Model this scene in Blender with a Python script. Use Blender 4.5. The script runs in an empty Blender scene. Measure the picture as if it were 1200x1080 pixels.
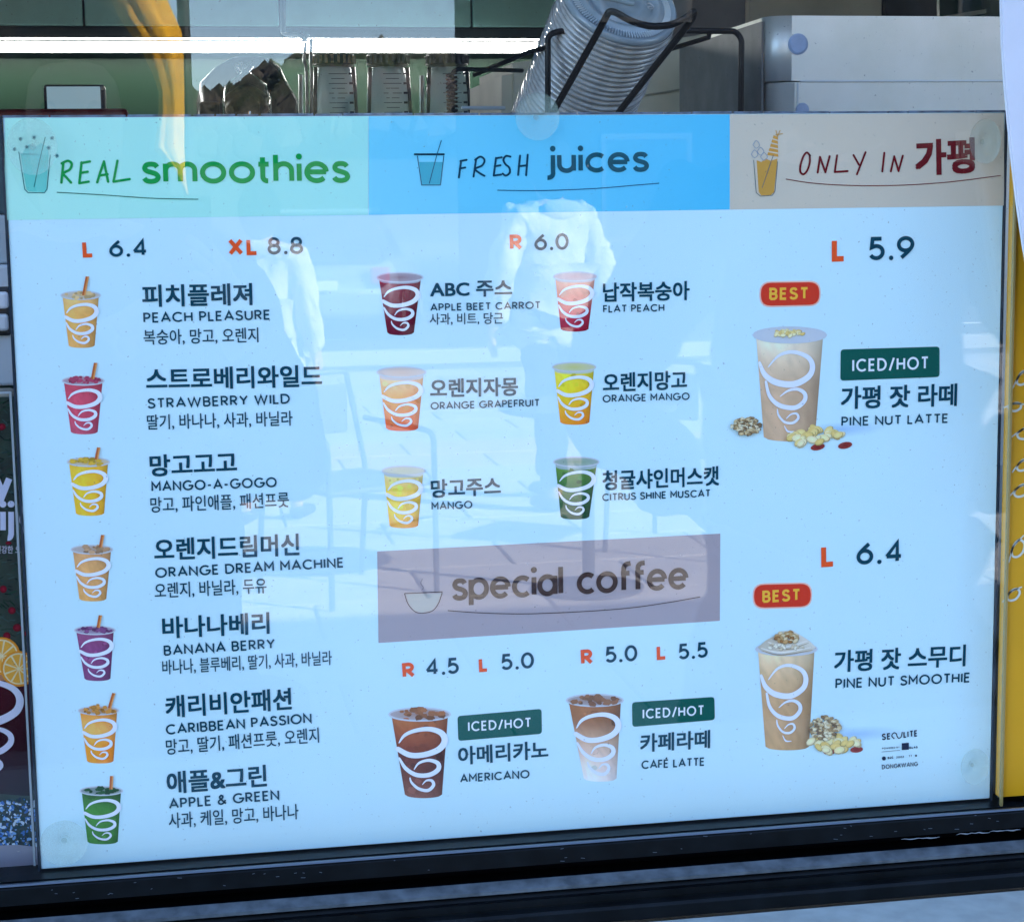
import bpy, bmesh, math, random
from mathutils import Vector, Matrix
R = math.radians
random.seed(7)
sc = bpy.context.scene
col = sc.collection

# ------------------------------------------------------------------ camera
FPX, CX, CY = 2146.74, 600.0, 540.0            # focal length in photo pixels
CAM = Vector((0.09455, -1.07779, 1.5))
YAW, PITCH, ROLL = 0.177038, 0.136989, 0.0141156
BW, BH = 0.600, 0.43852                        # menu board, metres
BZ = 1.5 - 0.384272                            # its bottom edge
FW = Vector((math.sin(YAW)*math.cos(PITCH), math.cos(YAW)*math.cos(PITCH), -math.sin(PITCH)))
_r = Vector((math.cos(YAW), -math.sin(YAW), 0)); _d = FW.cross(_r)
RT = math.cos(ROLL)*_r + math.sin(ROLL)*_d
DN = -math.sin(ROLL)*_r + math.cos(ROLL)*_d
cd = bpy.data.cameras.new('camera'); cam = bpy.data.objects.new('camera', cd); col.objects.link(cam)
m = Matrix((RT, -DN, -FW)).transposed().to_4x4(); m.translation = CAM
cam.matrix_world = m
cd.sensor_width = 36; cd.lens = 36*FPX/1200; cd.clip_start = 0.02; cd.clip_end = 2000
sc.camera = cam

# ------------------------------------------------------------------ sky, sun, exposure
SUN_EL, SUN_AZ = R(28), R(50)                  # the sun stands behind the shop, to its right
w = bpy.data.worlds.new('World'); sc.world = w; w.use_nodes = True
nt = w.node_tree; bg = nt.nodes['Background']
sky = nt.nodes.new('ShaderNodeTexSky'); sky.sky_type = 'NISHITA'; sky.sun_disc = False
sky.sun_elevation = SUN_EL; sky.sun_rotation = SUN_AZ; sky.air_density = 0.7; sky.dust_density = 0.0; sky.ozone_density = 1.4
nt.links.new(sky.outputs[0], bg.inputs[0]); bg.inputs[1].default_value = 0.15
sd = bpy.data.lights.new('sun', 'SUN'); sun = bpy.data.objects.new('sun', sd); col.objects.link(sun)
sd.energy = 4.6; sd.angle = R(0.5); sd.color = (1, 0.94, 0.84)
sv = Vector((math.sin(SUN_AZ)*math.cos(SUN_EL), math.cos(SUN_AZ)*math.cos(SUN_EL), math.sin(SUN_EL)))
sun.rotation_euler = sv.to_track_quat('Z', 'Y').to_euler()
sc.view_settings.view_transform = 'Standard'; sc.view_settings.look = 'None'
sc.view_settings.exposure = 2.85; sc.view_settings.gamma = 1

# ------------------------------------------------------------------ helpers
def ray(px, py):
    return (FW + RT*((px-CX)/FPX) + DN*((py-CY)/FPX))
def at(px, py, Y):                             # point on the plane y = Y seen at a photo pixel
    d = ray(px, py); t = (Y-CAM.y)/d.y
    return CAM + d*t
GY = -0.0095
def mir(px, py, D):                            # a place in front of the window, D metres from it, by its mirror image
    p = at(px, py, D); p.y = 2*GY - D
    return p
def atz(px, py, z):
    d = ray(px, py); return CAM + d*((z-CAM.z)/d.z)
def mirz(px, py, z):
    p = atz(px, py, z); p.y = 2*GY - p.y; return p
def lin(c):
    c /= 255.0
    return c/12.92 if c <= 0.04045 else ((c+0.055)/1.055)**2.4
def S(r, g, b): return (lin(r), lin(g), lin(b))

def mat(name, color=(0.5, 0.5, 0.5), rough=0.5, metal=0.0, spec=0.5, noise=0.0, nscale=30, bump=0.0, emit=None, estr=0, trans=0.0, ior=1.45, coat=0.0, color2=None):
    m = bpy.data.materials.new(name); m.use_nodes = True
    n = m.node_tree.nodes; l = m.node_tree.links; p = n['Principled BSDF']
    p.inputs['Base Color'].default_value = (*color, 1); p.inputs['Roughness'].default_value = rough
    p.inputs['Metallic'].default_value = metal; p.inputs['Specular IOR Level'].default_value = spec
    p.inputs['Transmission Weight'].default_value = trans; p.inputs['IOR'].default_value = ior
    p.inputs['Coat Weight'].default_value = coat
    if emit: p.inputs['Emission Color'].default_value = (*emit, 1); p.inputs['Emission Strength'].default_value = estr
    if noise or bump or color2:
        tc = n.new('ShaderNodeTexCoord'); nz = n.new('ShaderNodeTexNoise')
        nz.inputs['Scale'].default_value = nscale; nz.inputs['Detail'].default_value = 6
        l.new(tc.outputs['Object'], nz.inputs['Vector'])
        if noise or color2:
            mx = n.new('ShaderNodeMix'); mx.data_type = 'RGBA'
            rp = n.new('ShaderNodeMapRange'); rp.inputs[1].default_value = 0.35; rp.inputs[2].default_value = 0.65
            l.new(nz.outputs['Fac'], rp.inputs[0]); l.new(rp.outputs[0], mx.inputs['Factor'])
            c2 = color2 if color2 else tuple(min(1, c*(1+noise)) for c in color)
            c1 = color if color2 else tuple(c*(1-noise) for c in color)
            mx.inputs['A'].default_value = (*c1, 1); mx.inputs['B'].default_value = (*c2, 1)
            l.new(mx.outputs['Result'], p.inputs['Base Color'])
        if bump:
            b = n.new('ShaderNodeBump'); b.inputs['Strength'].default_value = bump; b.inputs['Distance'].default_value = 0.01
            l.new(nz.outputs['Fac'], b.inputs['Height']); l.new(b.outputs[0], p.inputs['Normal'])
    return m

def pane_mat(name, f0=0.042, tint=(1, 1, 1), dirt=0.0):   # clear sheet: see-through plus mirror reflection by angle
    m = bpy.data.materials.new(name); m.use_nodes = True
    n = m.node_tree.nodes; l = m.node_tree.links; n.clear()
    out = n.new('ShaderNodeOutputMaterial'); tr = n.new('ShaderNodeBsdfTransparent'); gl = n.new('ShaderNodeBsdfGlossy')
    tr.inputs[0].default_value = (*tint, 1); gl.inputs['Roughness'].default_value = 0.0; gl.inputs[0].default_value = (1, 1, 1, 1)
    g = n.new('ShaderNodeNewGeometry'); dp = n.new('ShaderNodeVectorMath'); dp.operation = 'DOT_PRODUCT'
    l.new(g.outputs['Incoming'], dp.inputs[0]); l.new(g.outputs['True Normal'], dp.inputs[1])
    ab = n.new('ShaderNodeMath'); ab.operation = 'ABSOLUTE'; l.new(dp.outputs['Value'], ab.inputs[0])
    om = n.new('ShaderNodeMath'); om.operation = 'SUBTRACT'; om.inputs[0].default_value = 1; l.new(ab.outputs[0], om.inputs[1])
    pw = n.new('ShaderNodeMath'); pw.operation = 'POWER'; pw.inputs[1].default_value = 5; l.new(om.outputs[0], pw.inputs[0])
    ma = n.new('ShaderNodeMath'); ma.operation = 'MULTIPLY_ADD'; ma.inputs[1].default_value = 1-f0; ma.inputs[2].default_value = f0
    l.new(pw.outputs[0], ma.inputs[0])
    mx = n.new('ShaderNodeMixShader'); l.new(ma.outputs[0], mx.inputs[0]); l.new(tr.outputs[0], mx.inputs[1]); l.new(gl.outputs[0], mx.inputs[2])
    last = mx
    if dirt:                                    # dust and dried drops
        tc = n.new('ShaderNodeTexCoord'); nz = n.new('ShaderNodeTexNoise'); nz.inputs['Scale'].default_value = 420; nz.inputs['Detail'].default_value = 2
        n2 = n.new('ShaderNodeTexNoise'); n2.inputs['Scale'].default_value = 9
        l.new(tc.outputs['Object'], nz.inputs['Vector']); l.new(tc.outputs['Object'], n2.inputs['Vector'])
        mr = n.new('ShaderNodeMapRange'); mr.inputs[1].default_value = 0.70; mr.inputs[2].default_value = 0.78; l.new(nz.outputs['Fac'], mr.inputs[0])
        m2 = n.new('ShaderNodeMapRange'); m2.inputs[1].default_value = 0.45; m2.inputs[2].default_value = 0.75; m2.inputs[3].default_value = 0.004; m2.inputs[4].default_value = dirt
        l.new(n2.outputs['Fac'], m2.inputs[0])
        mm = n.new('ShaderNodeMath'); mm.operation = 'MULTIPLY_ADD'; l.new(mr.outputs[0], mm.inputs[0]); mm.inputs[1].default_value = 0.35; l.new(m2.outputs[0], mm.inputs[2])
        df = n.new('ShaderNodeBsdfDiffuse'); df.inputs[0].default_value = (0.5, 0.5, 0.48, 1)
        m3 = n.new('ShaderNodeMixShader'); l.new(mm.outputs[0], m3.inputs[0]); l.new(mx.outputs[0], m3.inputs[1]); l.new(df.outputs[0], m3.inputs[2]); last = m3
    l.new(last.outputs[0], out.inputs[0])
    return m

def tag(o, label=None, cat=None, group=None, kind=None):
    if label: o['label'] = label
    if cat: o['category'] = cat
    if group: o['group'] = group
    if kind: o['kind'] = kind
    return o
def thing(name, label, cat, loc=(0, 0, 0), rotz=0.0, group=None):
    o = bpy.data.objects.new(name, None); col.objects.link(o); o.empty_display_size = 0.02
    o.location = loc; o.rotation_euler = (0, 0, rotz)
    tag(o, label, cat, group)
    return o
def link(name, me, m, parent=None, local=False, smooth=False):
    o = bpy.data.objects.new(name, me); col.objects.link(o)
    for mm in (m if isinstance(m, (list, tuple)) else [m]): me.materials.append(mm)
    if parent is not None:
        o.parent = parent
        if not local:                            # mesh given in world coordinates: bring it to the parent's frame
            me.transform(wmat(parent).inverted())
    if smooth:
        for p in me.polygons: p.use_smooth = True
    return o
def wmat(o):
    M = Matrix.Translation(o.location) @ o.rotation_euler.to_matrix().to_4x4()
    return wmat(o.parent) @ M if o.parent else M
def bm2me(bm, name='mesh'):
    me = bpy.data.meshes.new(name); bm.normal_update(); bm.to_mesh(me); bm.free(); return me
def obj(name, bm, m, parent=None, local=False, smooth=False):
    return link(name, bm2me(bm, name), m, parent, local, smooth)
def copy_tree(o, parent=None):
    c = o.copy(); col.objects.link(c); c.parent = parent
    for ch in [x for x in o.children]: copy_tree(ch, c)
    return c

def box(bm, x0, x1, y0, y1, z0, z1, bev=0.0, seg=2):
    t = bmesh.new()
    vs = [t.verts.new((x, y, z)) for x in (x0, x1) for y in (y0, y1) for z in (z0, z1)]
    for f in ((0, 1, 3, 2), (4, 6, 7, 5), (0, 4, 5, 1), (2, 3, 7, 6), (0, 2, 6, 4), (1, 5, 7, 3)): t.faces.new([vs[i] for i in f])
    bmesh.ops.recalc_face_normals(t, faces=t.faces)
    if bev: bmesh.ops.bevel(t, geom=list(t.edges)+list(t.verts), offset=bev, segments=seg, affect='EDGES', profile=0.5)
    me = bpy.data.meshes.new('tmp'); t.to_mesh(me); t.free(); bm.from_mesh(me); bpy.data.meshes.remove(me)
    return bm
def B(*a, **k): return box(bmesh.new(), *a, **k)
def tube(bm, pts, r, seg=10, closed=False, caps=True):
    pts = [Vector(p) for p in pts]; n = len(pts); rings = []
    rs = r if isinstance(r, (list, tuple)) else [r]*n
    prev = None
    for i, p in enumerate(pts):
        a = pts[(i-1) % n] if (i or closed) else p; b = pts[(i+1) % n] if (i < n-1 or closed) else p
        t = (b-a).normalized()
        if prev is None: u = t.orthogonal().normalized()
        else: u = (prev - t*prev.dot(t)).normalized()
        prev = u; v = t.cross(u)
        rings.append([bm.verts.new(p + (u*math.cos(2*math.pi*k/seg)+v*math.sin(2*math.pi*k/seg))*rs[i]) for k in range(seg)])
    for i in range(n if closed else n-1):
        A, Bq = rings[i], rings[(i+1) % n]
        for k in range(seg): bm.faces.new((A[k], A[(k+1) % seg], Bq[(k+1) % seg], Bq[k]))
    if caps and not closed:
        bm.faces.new(rings[0][::-1]); bm.faces.new(rings[-1])
    return bm
def lathe(bm, prof, seg=32, M=None, closed_ends=True):      # prof: (radius, height)
    rings = []
    M = M or Matrix.Identity(4)
    for r, z in prof:
        if r < 1e-6: rings.append([bm.verts.new(M @ Vector((0, 0, z)))])
        else: rings.append([bm.verts.new(M @ Vector((r*math.cos(2*math.pi*k/seg), r*math.sin(2*math.pi*k/seg), z))) for k in range(seg)])
    for A, Bq in zip(rings[:-1], rings[1:]):
        for k in range(seg):
            if len(A) == 1 and len(Bq) == 1: continue
            if len(A) == 1: bm.faces.new((A[0], Bq[k], Bq[(k+1) % seg]))
            elif len(Bq) == 1: bm.faces.new((A[k], A[(k+1) % seg], Bq[0]))
            else: bm.faces.new((A[k], A[(k+1) % seg], Bq[(k+1) % seg], Bq[k]))
    bmesh.ops.recalc_face_normals(bm, faces=bm.faces)
    return bm
def rounded(pts, rad, n=5, closed=False):       # round the corners of a polyline
    P = [Vector(p) for p in pts]; out = []
    for i, p in enumerate(P):
        if not closed and i in (0, len(P)-1): out.append(p); continue
        a, b = P[i-1], P[(i+1) % len(P)]
        ua, ub = (a-p), (b-p); r = min(rad, ua.length*0.45, ub.length*0.45)
        s, e = p+ua.normalized()*r, p+ub.normalized()*r
        for k in range(n+1):
            t = k/n; out.append(s*(1-t)**2 + p*2*t*(1-t) + e*t*t)
    return out
def catmull(pts, n=8):
    P = [Vector(p) for p in pts]; out = []
    for i in range(len(P)-1):
        p0, p1, p2, p3 = P[max(i-1, 0)], P[i], P[i+1], P[min(i+2, len(P)-1)]
        for k in range(n):
            t = k/n
            out.append(0.5*((2*p1)+(p2-p0)*t+(2*p0-5*p1+4*p2-p3)*t*t+(-p0+3*p1-3*p2+p3)*t**3))
    out.append(P[-1]); return out

# ------------------------------------------------------------------ flat print on the boards
LAY = 0.00012
class Print:                                    # coloured ink shapes lying on a sheet, one mesh per printed item
    def __init__(s, ybase=0.0): s.v = []; s.f = []; s.c = []; s.yb = ybase; s.k = 0
    def P(s, px, py): q = at(px, py, s.yb); return (q.x, q.z)
    def poly2(s, pts, layer, color):            # pts in sheet metres; color one or one per point
        y = s.yb - LAY*layer - (s.k % 27)*0.000004; i = len(s.v)
        s.v += [(p[0], y, p[1]) for p in pts]; s.f.append(list(range(i, i+len(pts))))
        s.c += (list(color) if isinstance(color, list) else [color]*len(pts))
    def poly(s, pts, layer, color): s.poly2([s.P(*p) for p in pts], layer, color)
    def ribbon2(s, pts, wd, layer, color, round_=True, closed=False):
        P = [Vector((p[0], p[1])) for p in pts]
        Q = [P[0]]; W = [wd[0]] if isinstance(wd, list) else None
        for i in range(1, len(P)):
            if (P[i]-Q[-1]).length > 1e-7:
                Q.append(P[i]);
                if W is not None: W.append(wd[i])
        P = Q; n = len(P); W = W or [wd]*n
        if closed and (P[0]-P[-1]).length < 1e-6: P.pop(); W.pop(); n -= 1
        L = []; Rr = []
        for i in range(n):
            a = P[i-1] if (i or closed) else P[i]; b = P[(i+1) % n] if (i < n-1 or closed) else P[i]
            d1 = (P[i]-a); d2 = (b-P[i])
            if d1.length < 1e-9: d1 = d2
            if d2.length < 1e-9: d2 = d1
            d1.normalize(); d2.normalize()
            t = d1+d2
            if t.length < 1e-4: t = d2.copy()
            t.normalize(); nn = Vector((-t.y, t.x)); k = 1/max(0.45, abs(t.dot(d1)))
            L.append(P[i]+nn*W[i]/2*k); Rr.append(P[i]-nn*W[i]/2*k)
        s.k += 1
        for i in range(n if closed else n-1):
            j = (i+1) % n
            s.poly2([L[i], L[j], Rr[j], Rr[i]], layer, color)
        if round_ and not closed:
            for e, q in ((0, P[1]), (n-1, P[n-2])):
                d = (P[e]-q).normalized(); a0 = math.atan2(d.y, d.x)
                s.poly2([P[e]+Vector((math.cos(a0+t), math.sin(a0+t)))*W[e]/2 for t in [(-90+i*22.5)*math.pi/180 for i in range(9)]], layer, color)
    def ribbon(s, pts, wpx, layer, color, smooth=True, **k):   # photo pixels
        pts = [s.P(*p) for p in pts]
        if smooth: pts = [(v.x, v.y) for v in catmull([Vector((p[0], p[1], 0)) for p in pts], 7)]
        sc_ = BW/1170
        if isinstance(wpx, list):
            n = len(pts); wd = []
            for i in range(n):
                t = i/(n-1)*(len(wpx)-1); a = int(min(t, len(wpx)-2)); wd.append((wpx[a]*(1-(t-a))+wpx[a+1]*(t-a))*sc_)
        else: wd = wpx*sc_
        s.ribbon2(pts, wd, layer, color, **k)
    def disc(s, px, py, rx, ry, layer, color, rim=None, n=24, rot=0):
        pts = []
        for k in range(n):
            a = 2*math.pi*k/n; x = rx*math.cos(a); y = ry*math.sin(a)
            pts.append((px+x*math.cos(rot)-y*math.sin(rot), py+x*math.sin(rot)+y*math.cos(rot)))
        if rim is None: s.poly(pts, layer, color)
        else:
            for k in range(n): s.poly([(px, py), pts[k], pts[(k+1) % n]], layer, [color, rim, rim])
    def build(s, name, parent, m, label=None):
        me = bpy.data.meshes.new(name); me.from_pydata(s.v, [], s.f); me.update()
        ca = me.color_attributes.new('ink', 'FLOAT_COLOR', 'POINT')
        for i, c in enumerate(s.c): ca.data[i].color = (*c[:3], 1)
        bm = bmesh.new(); bm.from_mesh(me)
        for f in bm.faces:
            f.normal_update()
            if f.normal.y > 0: f.normal_flip()
        bm.to_mesh(me); bm.free()
        o = link(name, me, m, parent)
        if label: o['label'] = label
        return o

def ink_mat(name, rough=0.45, tint=(1, 1, 1)):
    m = bpy.data.materials.new(name); m.use_nodes = True
    n = m.node_tree.nodes; l = m.node_tree.links; p = n['Principled BSDF']
    a = n.new('ShaderNodeAttribute'); a.attribute_name = 'ink'
    l.new(a.outputs['Color'], p.inputs['Base Color']); p.inputs['Roughness'].default_value = rough
    p.inputs['Specular IOR Level'].default_value = 0.05
    return m
INK = ink_mat('printed_ink')

def arc(cx, cy, rx, ry, a0, a1, n=None):
    n = n or max(4, int(abs(a1-a0)/12))
    return [(cx+rx*math.cos(R(a0+(a1-a0)*i/n)), cy+ry*math.sin(R(a0+(a1-a0)*i/n))) for i in range(n+1)]
def cm2(pts, n=6): return [(v.x, v.y) for v in catmull([(p[0], p[1], 0) for p in pts], n)]
SS = [(.56, .83), (.47, .96), (.29, 1), (.11, .95), (.03, .77), (.11, .61), (.31, .52), (.51, .42), (.59, .24), (.50, .06), (.28, 0), (.09, .05), (0, .19)]
G = {  # geometric sans: width, strokes (centre lines inside a 0..1 tall box)
 'A': (.84, [[(0, 0), (.42, 1), (.84, 0)], [(.13, .31), (.71, .31)]]),
 'B': (.58, [[(0, 0), (0, 1)]+arc(.31, .76, .23, .24, 90, -90), [(0, .52)]+arc(.32, .26, .26, .26, 90, -90)+[(0, 0)]]),
 'C': (.84, [arc(.5, .5, .5, .5, 46, 314)]),
 'D': (.76, [[(0, 0), (0, 1)]+arc(.26, .5, .5, .5, 90, -90)+[(0, 0)]]),
 'E': (.50, [[(.50, 1), (0, 1), (0, 0), (.50, 0)], [(0, .52), (.45, .52)]]),
 'F': (.48, [[(.48, 1), (0, 1), (0, 0)], [(0, .50), (.44, .50)]]),
 'G': (.96, [arc(.5, .5, .5, .5, 46, 352)+[(.97, .47), (.56, .47)]]),
 'H': (.68, [[(0, 0), (0, 1)], [(.68, 0), (.68, 1)], [(0, .51), (.68, .51)]]),
 'I': (.0, [[(0, 0), (0, 1)]]),
 'J': (.42, [[(.42, 1), (.42, .24)]+arc(.20, .24, .22, .24, 0, -150)]),
 'K': (.58, [[(0, 0), (0, 1)], [(.56, 1), (.04, .42)], [(.19, .58), (.60, 0)]]),
 'L': (.46, [[(0, 1), (0, 0), (.46, 0)]]),
 'M': (.82, [[(0, 0), (0, 1), (.41, .36), (.82, 1), (.82, 0)]]),
 'N': (.72, [[(0, 0), (0, 1), (.72, 0), (.72, 1)]]),
 'O': (1.0, [arc(.5, .5, .5, .5, 90, 450)[:-1]+['c']]),
 'P': (.54, [arc(.28, .73, .26, .27, -90, 90)+[(0, 1), (0, 0)], [(0, .46), (.28, .46)]]),
 'R': (.58, [arc(.28, .74, .26, .26, -90, 90)+[(0, 1), (0, 0)], [(0, .48), (.28, .48)], [(.24, .46), (.58, 0)]]),
 'S': (.58, [cm2(SS, 3)]),
 'T': (.62, [[(0, 1), (.62, 1)], [(.31, 1), (.31, 0)]]),
 'U': (.66, [[(0, 1), (0, .33)]+arc(.33, .33, .33, .33, 180, 360)+[(.66, 1)]]),
 'V': (.80, [[(0, 1), (.40, 0), (.80, 1)]]),
 'W': (1.2, [[(0, 1), (.30, 0), (.60, 1), (.90, 0), (1.2, 1)]]),
 'X': (.66, [[(0, 0), (.66, 1)], [(0, 1), (.66, 0)]]),
 'Y': (.70, [[(0, 1), (.35, .45), (.70, 1)], [(.35, .45), (.35, 0)]]),
 'Z': (.60, [[(0, 1), (.60, 1), (0, 0), (.60, 0)]]),
 '0': (.66, [arc(.33, .5, .33, .5, 90, 450)[:-1]+['c']]),
 '1': (.22, [[(0, .82), (.22, 1), (.22, 0)]]),
 '2': (.56, [arc(.28, .72, .27, .28, 165, -30)+[(0, 0), (.56, 0)]]),
 '4': (.68, [[(.50, 0), (.50, 1), (0, .26)], [(0, .26), (.68, .26)]]),
 '5': (.56, [[(.50, 1), (.10, 1), (.06, .56)]+arc(.27, .32, .29, .31, 118, -150)]),
 '6': (.62, [arc(.31, .32, .31, .32, 90, 450)[:-1]+['c'], cm2([(.50, 1), (.24, .74), (.05, .50), (.0, .33)], 3)]),
 '8': (.56, [arc(.28, .75, .24, .25, 90, 450)[:-1]+['c'], arc(.28, .26, .29, .27, 90, 450)[:-1]+['c']]),
 '9': (.62, [arc(.31, .68, .31, .32, 90, 450)[:-1]+['c'], cm2([(.12, 0), (.38, .26), (.57, .50), (.62, .67)], 3)]),
 '.': (.06, ['per']), '-': (.34, [[(0, .42), (.34, .42)]]), '/': (.40, [[(0, -.08), (.42, 1.08)]]),
 '&': (.74, [cm2([(.74, 0), (.20, .62), (.14, .82), (.30, 1), (.46, .84), (.36, .62), (.06, .38), (.0, .2), (.12, .02), (.34, -.01), (.58, .18), (.70, .44)], 4)]),
 # lower case, x-height .70
 'a': (.60, [arc(.30, .35, .30, .35, 90, 450)[:-1]+['c'], [(.60, .72), (.60, -.02)]]),
 'c': (.54, [arc(.32, .35, .32, .35, 48, 312)]),
 'e': (.63, [[(.02, .36), (.61, .36)], arc(.31, .35, .31, .35, 3, 318)]),
 'f': (.34, [[(.38, 1.07)]+arc(.30, .86, .19, .20, 90, 180)+[(.11, 0)], [(0, .68), (.34, .68)]]),
 'h': (.50, [[(0, 1.06), (0, 0)], [(0, .40)]+arc(.25, .42, .25, .28, 180, 0)+[(.50, 0)]]),
 'i': (.0, [[(0, .70), (0, 0)], 'dot']),
 'j': (.10, [[(.12, .70), (.12, -.12)]+arc(-.05, -.12, .17, .18, 0, -100), 'dotj']),
 'l': (.0, [[(0, 1.06), (0, 0)]]),
 'm': (.90, [[(0, .72), (0, 0)], [(0, .42)]+arc(.225, .44, .225, .26, 180, 0)+[(.45, 0)], [(.45, .42)]+arc(.675, .44, .225, .26, 180, 0)+[(.90, 0)]]),
 'o': (.66, [arc(.33, .35, .33, .35, 90, 450)[:-1]+['c']]),
 'p': (.60, [arc(.30, .35, .30, .35, 90, 450)[:-1]+['c'], [(0, .72), (0, -.30)]]),
 's': (.42, [cm2([(x*.72, y*.70) for x, y in SS], 3)]),
 't': (.25, [[(.08, .96), (.08, .17)]+arc(.23, .17, .15, .17, 180, 275), [(-.05, .68), (.27, .68)]]),
 'u': (.50, [[(0, .70), (0, .28)]+arc(.25, .28, .25, .28, 180, 360), [(.50, .70), (.50, 0)]]),
 'y': (.52, [[(0, .70), (.27, .02)], [(.54, .70), (.20, -.20), (.02, -.27)]]),
}
def glyph(ch):
    if ch == 'É': return (.50, G['E'][1]+[[(.18, 1.18), (.36, 1.34)]])
    return G[ch]
def vlen(pr, b0, b1, h):
    mx, my = (b0[0]+b1[0])/2, (b0[1]+b1[1])/2
    return (Vector(pr.P(mx, my-h/2))-Vector(pr.P(mx, my+h/2))).length
def latin(pr, text, b0, b1, h, weight=.13, layer=3, color=(0, 0, 0), track=.17, round_=False, space=.34):
    """lettering from b0 to b1 (photo pixels, ends of the base line), cap height h pixels"""
    p0 = Vector(pr.P(*b0)); p1 = Vector(pr.P(*b1)); H = vlen(pr, b0, b1, h)
    lay = []; x = 0
    for i, ch in enumerate(text):
        if ch == ' ': x += space; continue
        gw, st = glyph(ch); lay.append((x, st)); x += gw*(1-weight)+weight+track*(0.75 if ch in '.LTAVYF' else 1)
    tot = x-track*(0.75 if text[-1] in '.LTAVYF' else 1)
    L = (p1-p0).length; k = (L/H)/tot; ux = (p1-p0).normalized(); uy = Vector((-ux.y, ux.x)); wv = weight*H
    def M(gx, q):                              # q in glyph box
        xx = (gx*k)*H + wv/2 + q[0]*(1-weight)*k*H + (k-1)*weight*H*0.5
        return p0 + ux*xx + uy*((weight/2+q[1]*(1-weight))*H)
    for gx, st in lay:
        for path in st:
            if path == 'dot' or path == 'dotj':
                c = M(gx, (0 if path == 'dot' else .12, .99)); pr.k += 1
                pr.poly2([c+Vector((math.cos(t*math.pi/8), math.sin(t*math.pi/8)))*wv*.62 for t in range(16)], layer, color); continue
            if path == 'per':
                c = M(gx, (.03, 0)); pr.k += 1
                pr.poly2([c+Vector((math.cos(t*math.pi/8), math.sin(t*math.pi/8)))*wv*.60 for t in range(16)], layer, color); continue
            cl = path[-1] == 'c'; pts = [M(gx, q) for q in (path[:-1] if cl else path)]
            pr.ribbon2(pts, wv, layer, color, round_=round_, closed=cl)

_refs = {}
def text_mesh(text):
    cu = bpy.data.curves.new('t', 'FONT'); cu.body = text; cu.resolution_u = 3
    o = bpy.data.objects.new('t', cu); col.objects.link(o)
    me = bpy.data.meshes.new_from_object(o.evaluated_get(bpy.context.evaluated_depsgraph_get()))
    vs = [(v.co.x, v.co.y) for v in me.vertices]; fs = [list(p.vertices) for p in me.polygons]
    bpy.data.meshes.remove(me); bpy.data.objects.remove(o); bpy.data.curves.remove(cu)
    return vs, fs
def hangul(pr, text, b0, b1, h, bold=0.0, layer=3, color=(0, 0, 0)):
    """Korean lettering: b0..b1 lower edge of the letters in photo pixels, h their height; bold = extra half stroke in ems"""
    if 'b' not in _refs:
        v, _ = text_mesh('를랭'); _refs['b'] = (min(q[1] for q in v), max(q[1] for q in v))
    lo, hi = _refs['b']; vs, fs = text_mesh(text)
    x0 = min(q[0] for q in vs)-bold; x1 = max(q[0] for q in vs)+bold; lo -= bold; hi += bold
    p0 = Vector(pr.P(*b0)); p1 = Vector(pr.P(*b1)); ux = (p1-p0).normalized(); uy = Vector((-ux.y, ux.x))
    kx = (p1-p0).length/(x1-x0); ky = vlen(pr, b0, b1, h)/(hi-lo)
    offs = [(0, 0)] if bold == 0 else [(-1, -1), (1, -1), (-1, 1), (1, 1)]
    for dx, dy in offs:
        pr.k += 1; y = pr.yb - LAY*layer - (pr.k % 27)*0.000004; i0 = len(pr.v)
        for q in vs:
            p = p0 + ux*((q[0]+dx*bold-x0)*kx) + uy*((q[1]+dy*bold-lo)*ky); pr.v.append((p.x, y, p.y)); pr.c.append(color)
        pr.f += [[a+i0 for a in f] for f in fs]

# ------------------------------------------------------------------ the menu board
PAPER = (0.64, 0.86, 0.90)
TEAL = (0.004, 0.055, 0.085); ORANGE = (0.92, 0.10, 0.02); GREEN = (0.0, 0.32, 0.06); WHITE = (0.85, 0.88, 0.92)
DGREEN = (0.004, 0.10, 0.075); MAROON = (0.16, 0.008, 0.012); COFFEE = (0.045, 0.02, 0.018)
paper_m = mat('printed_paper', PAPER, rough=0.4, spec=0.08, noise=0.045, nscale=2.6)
board = thing('menu_board', 'large printed drinks menu with green, blue and grey header bands behind the window glass', 'menu board', (BW/2, 0.004, BZ))
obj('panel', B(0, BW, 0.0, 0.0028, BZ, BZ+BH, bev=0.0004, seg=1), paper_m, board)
acr = mat('acrylic_edge', (0.12, 0.20, 0.24), rough=0.15, spec=0.6)
dke = mat('dark_edge', (0.02, 0.03, 0.045), rough=0.2)
for a, b in ((-0.0016, -0.0003), (BW+0.0003, BW+0.0014)): obj('edge_strip', B(a, b, -0.001, 0.004, BZ-0.001, BZ+BH+0.001), dke, board)
bm = bmesh.new()
xx = 0.0                                         # worn upper edge: chips of paint missing
while xx < BW:
    l_ = random.uniform(0.01, 0.06); box(bm, xx, min(BW, xx+l_-0.0012), 0.0, 0.0034, BZ+BH+0.0001, BZ+BH+0.0012+random.uniform(0, .0004)); xx += l_
obj('edge_strip', bm, mat('worn_edge', (0.10, 0.14, 0.20), rough=0.4, noise=0.5, nscale=150), board)

def T(y): return y
def new(): return Print(0.0)
def done(pr, name='menu_text', label=None): return pr.build(name, board, INK, label)
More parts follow.
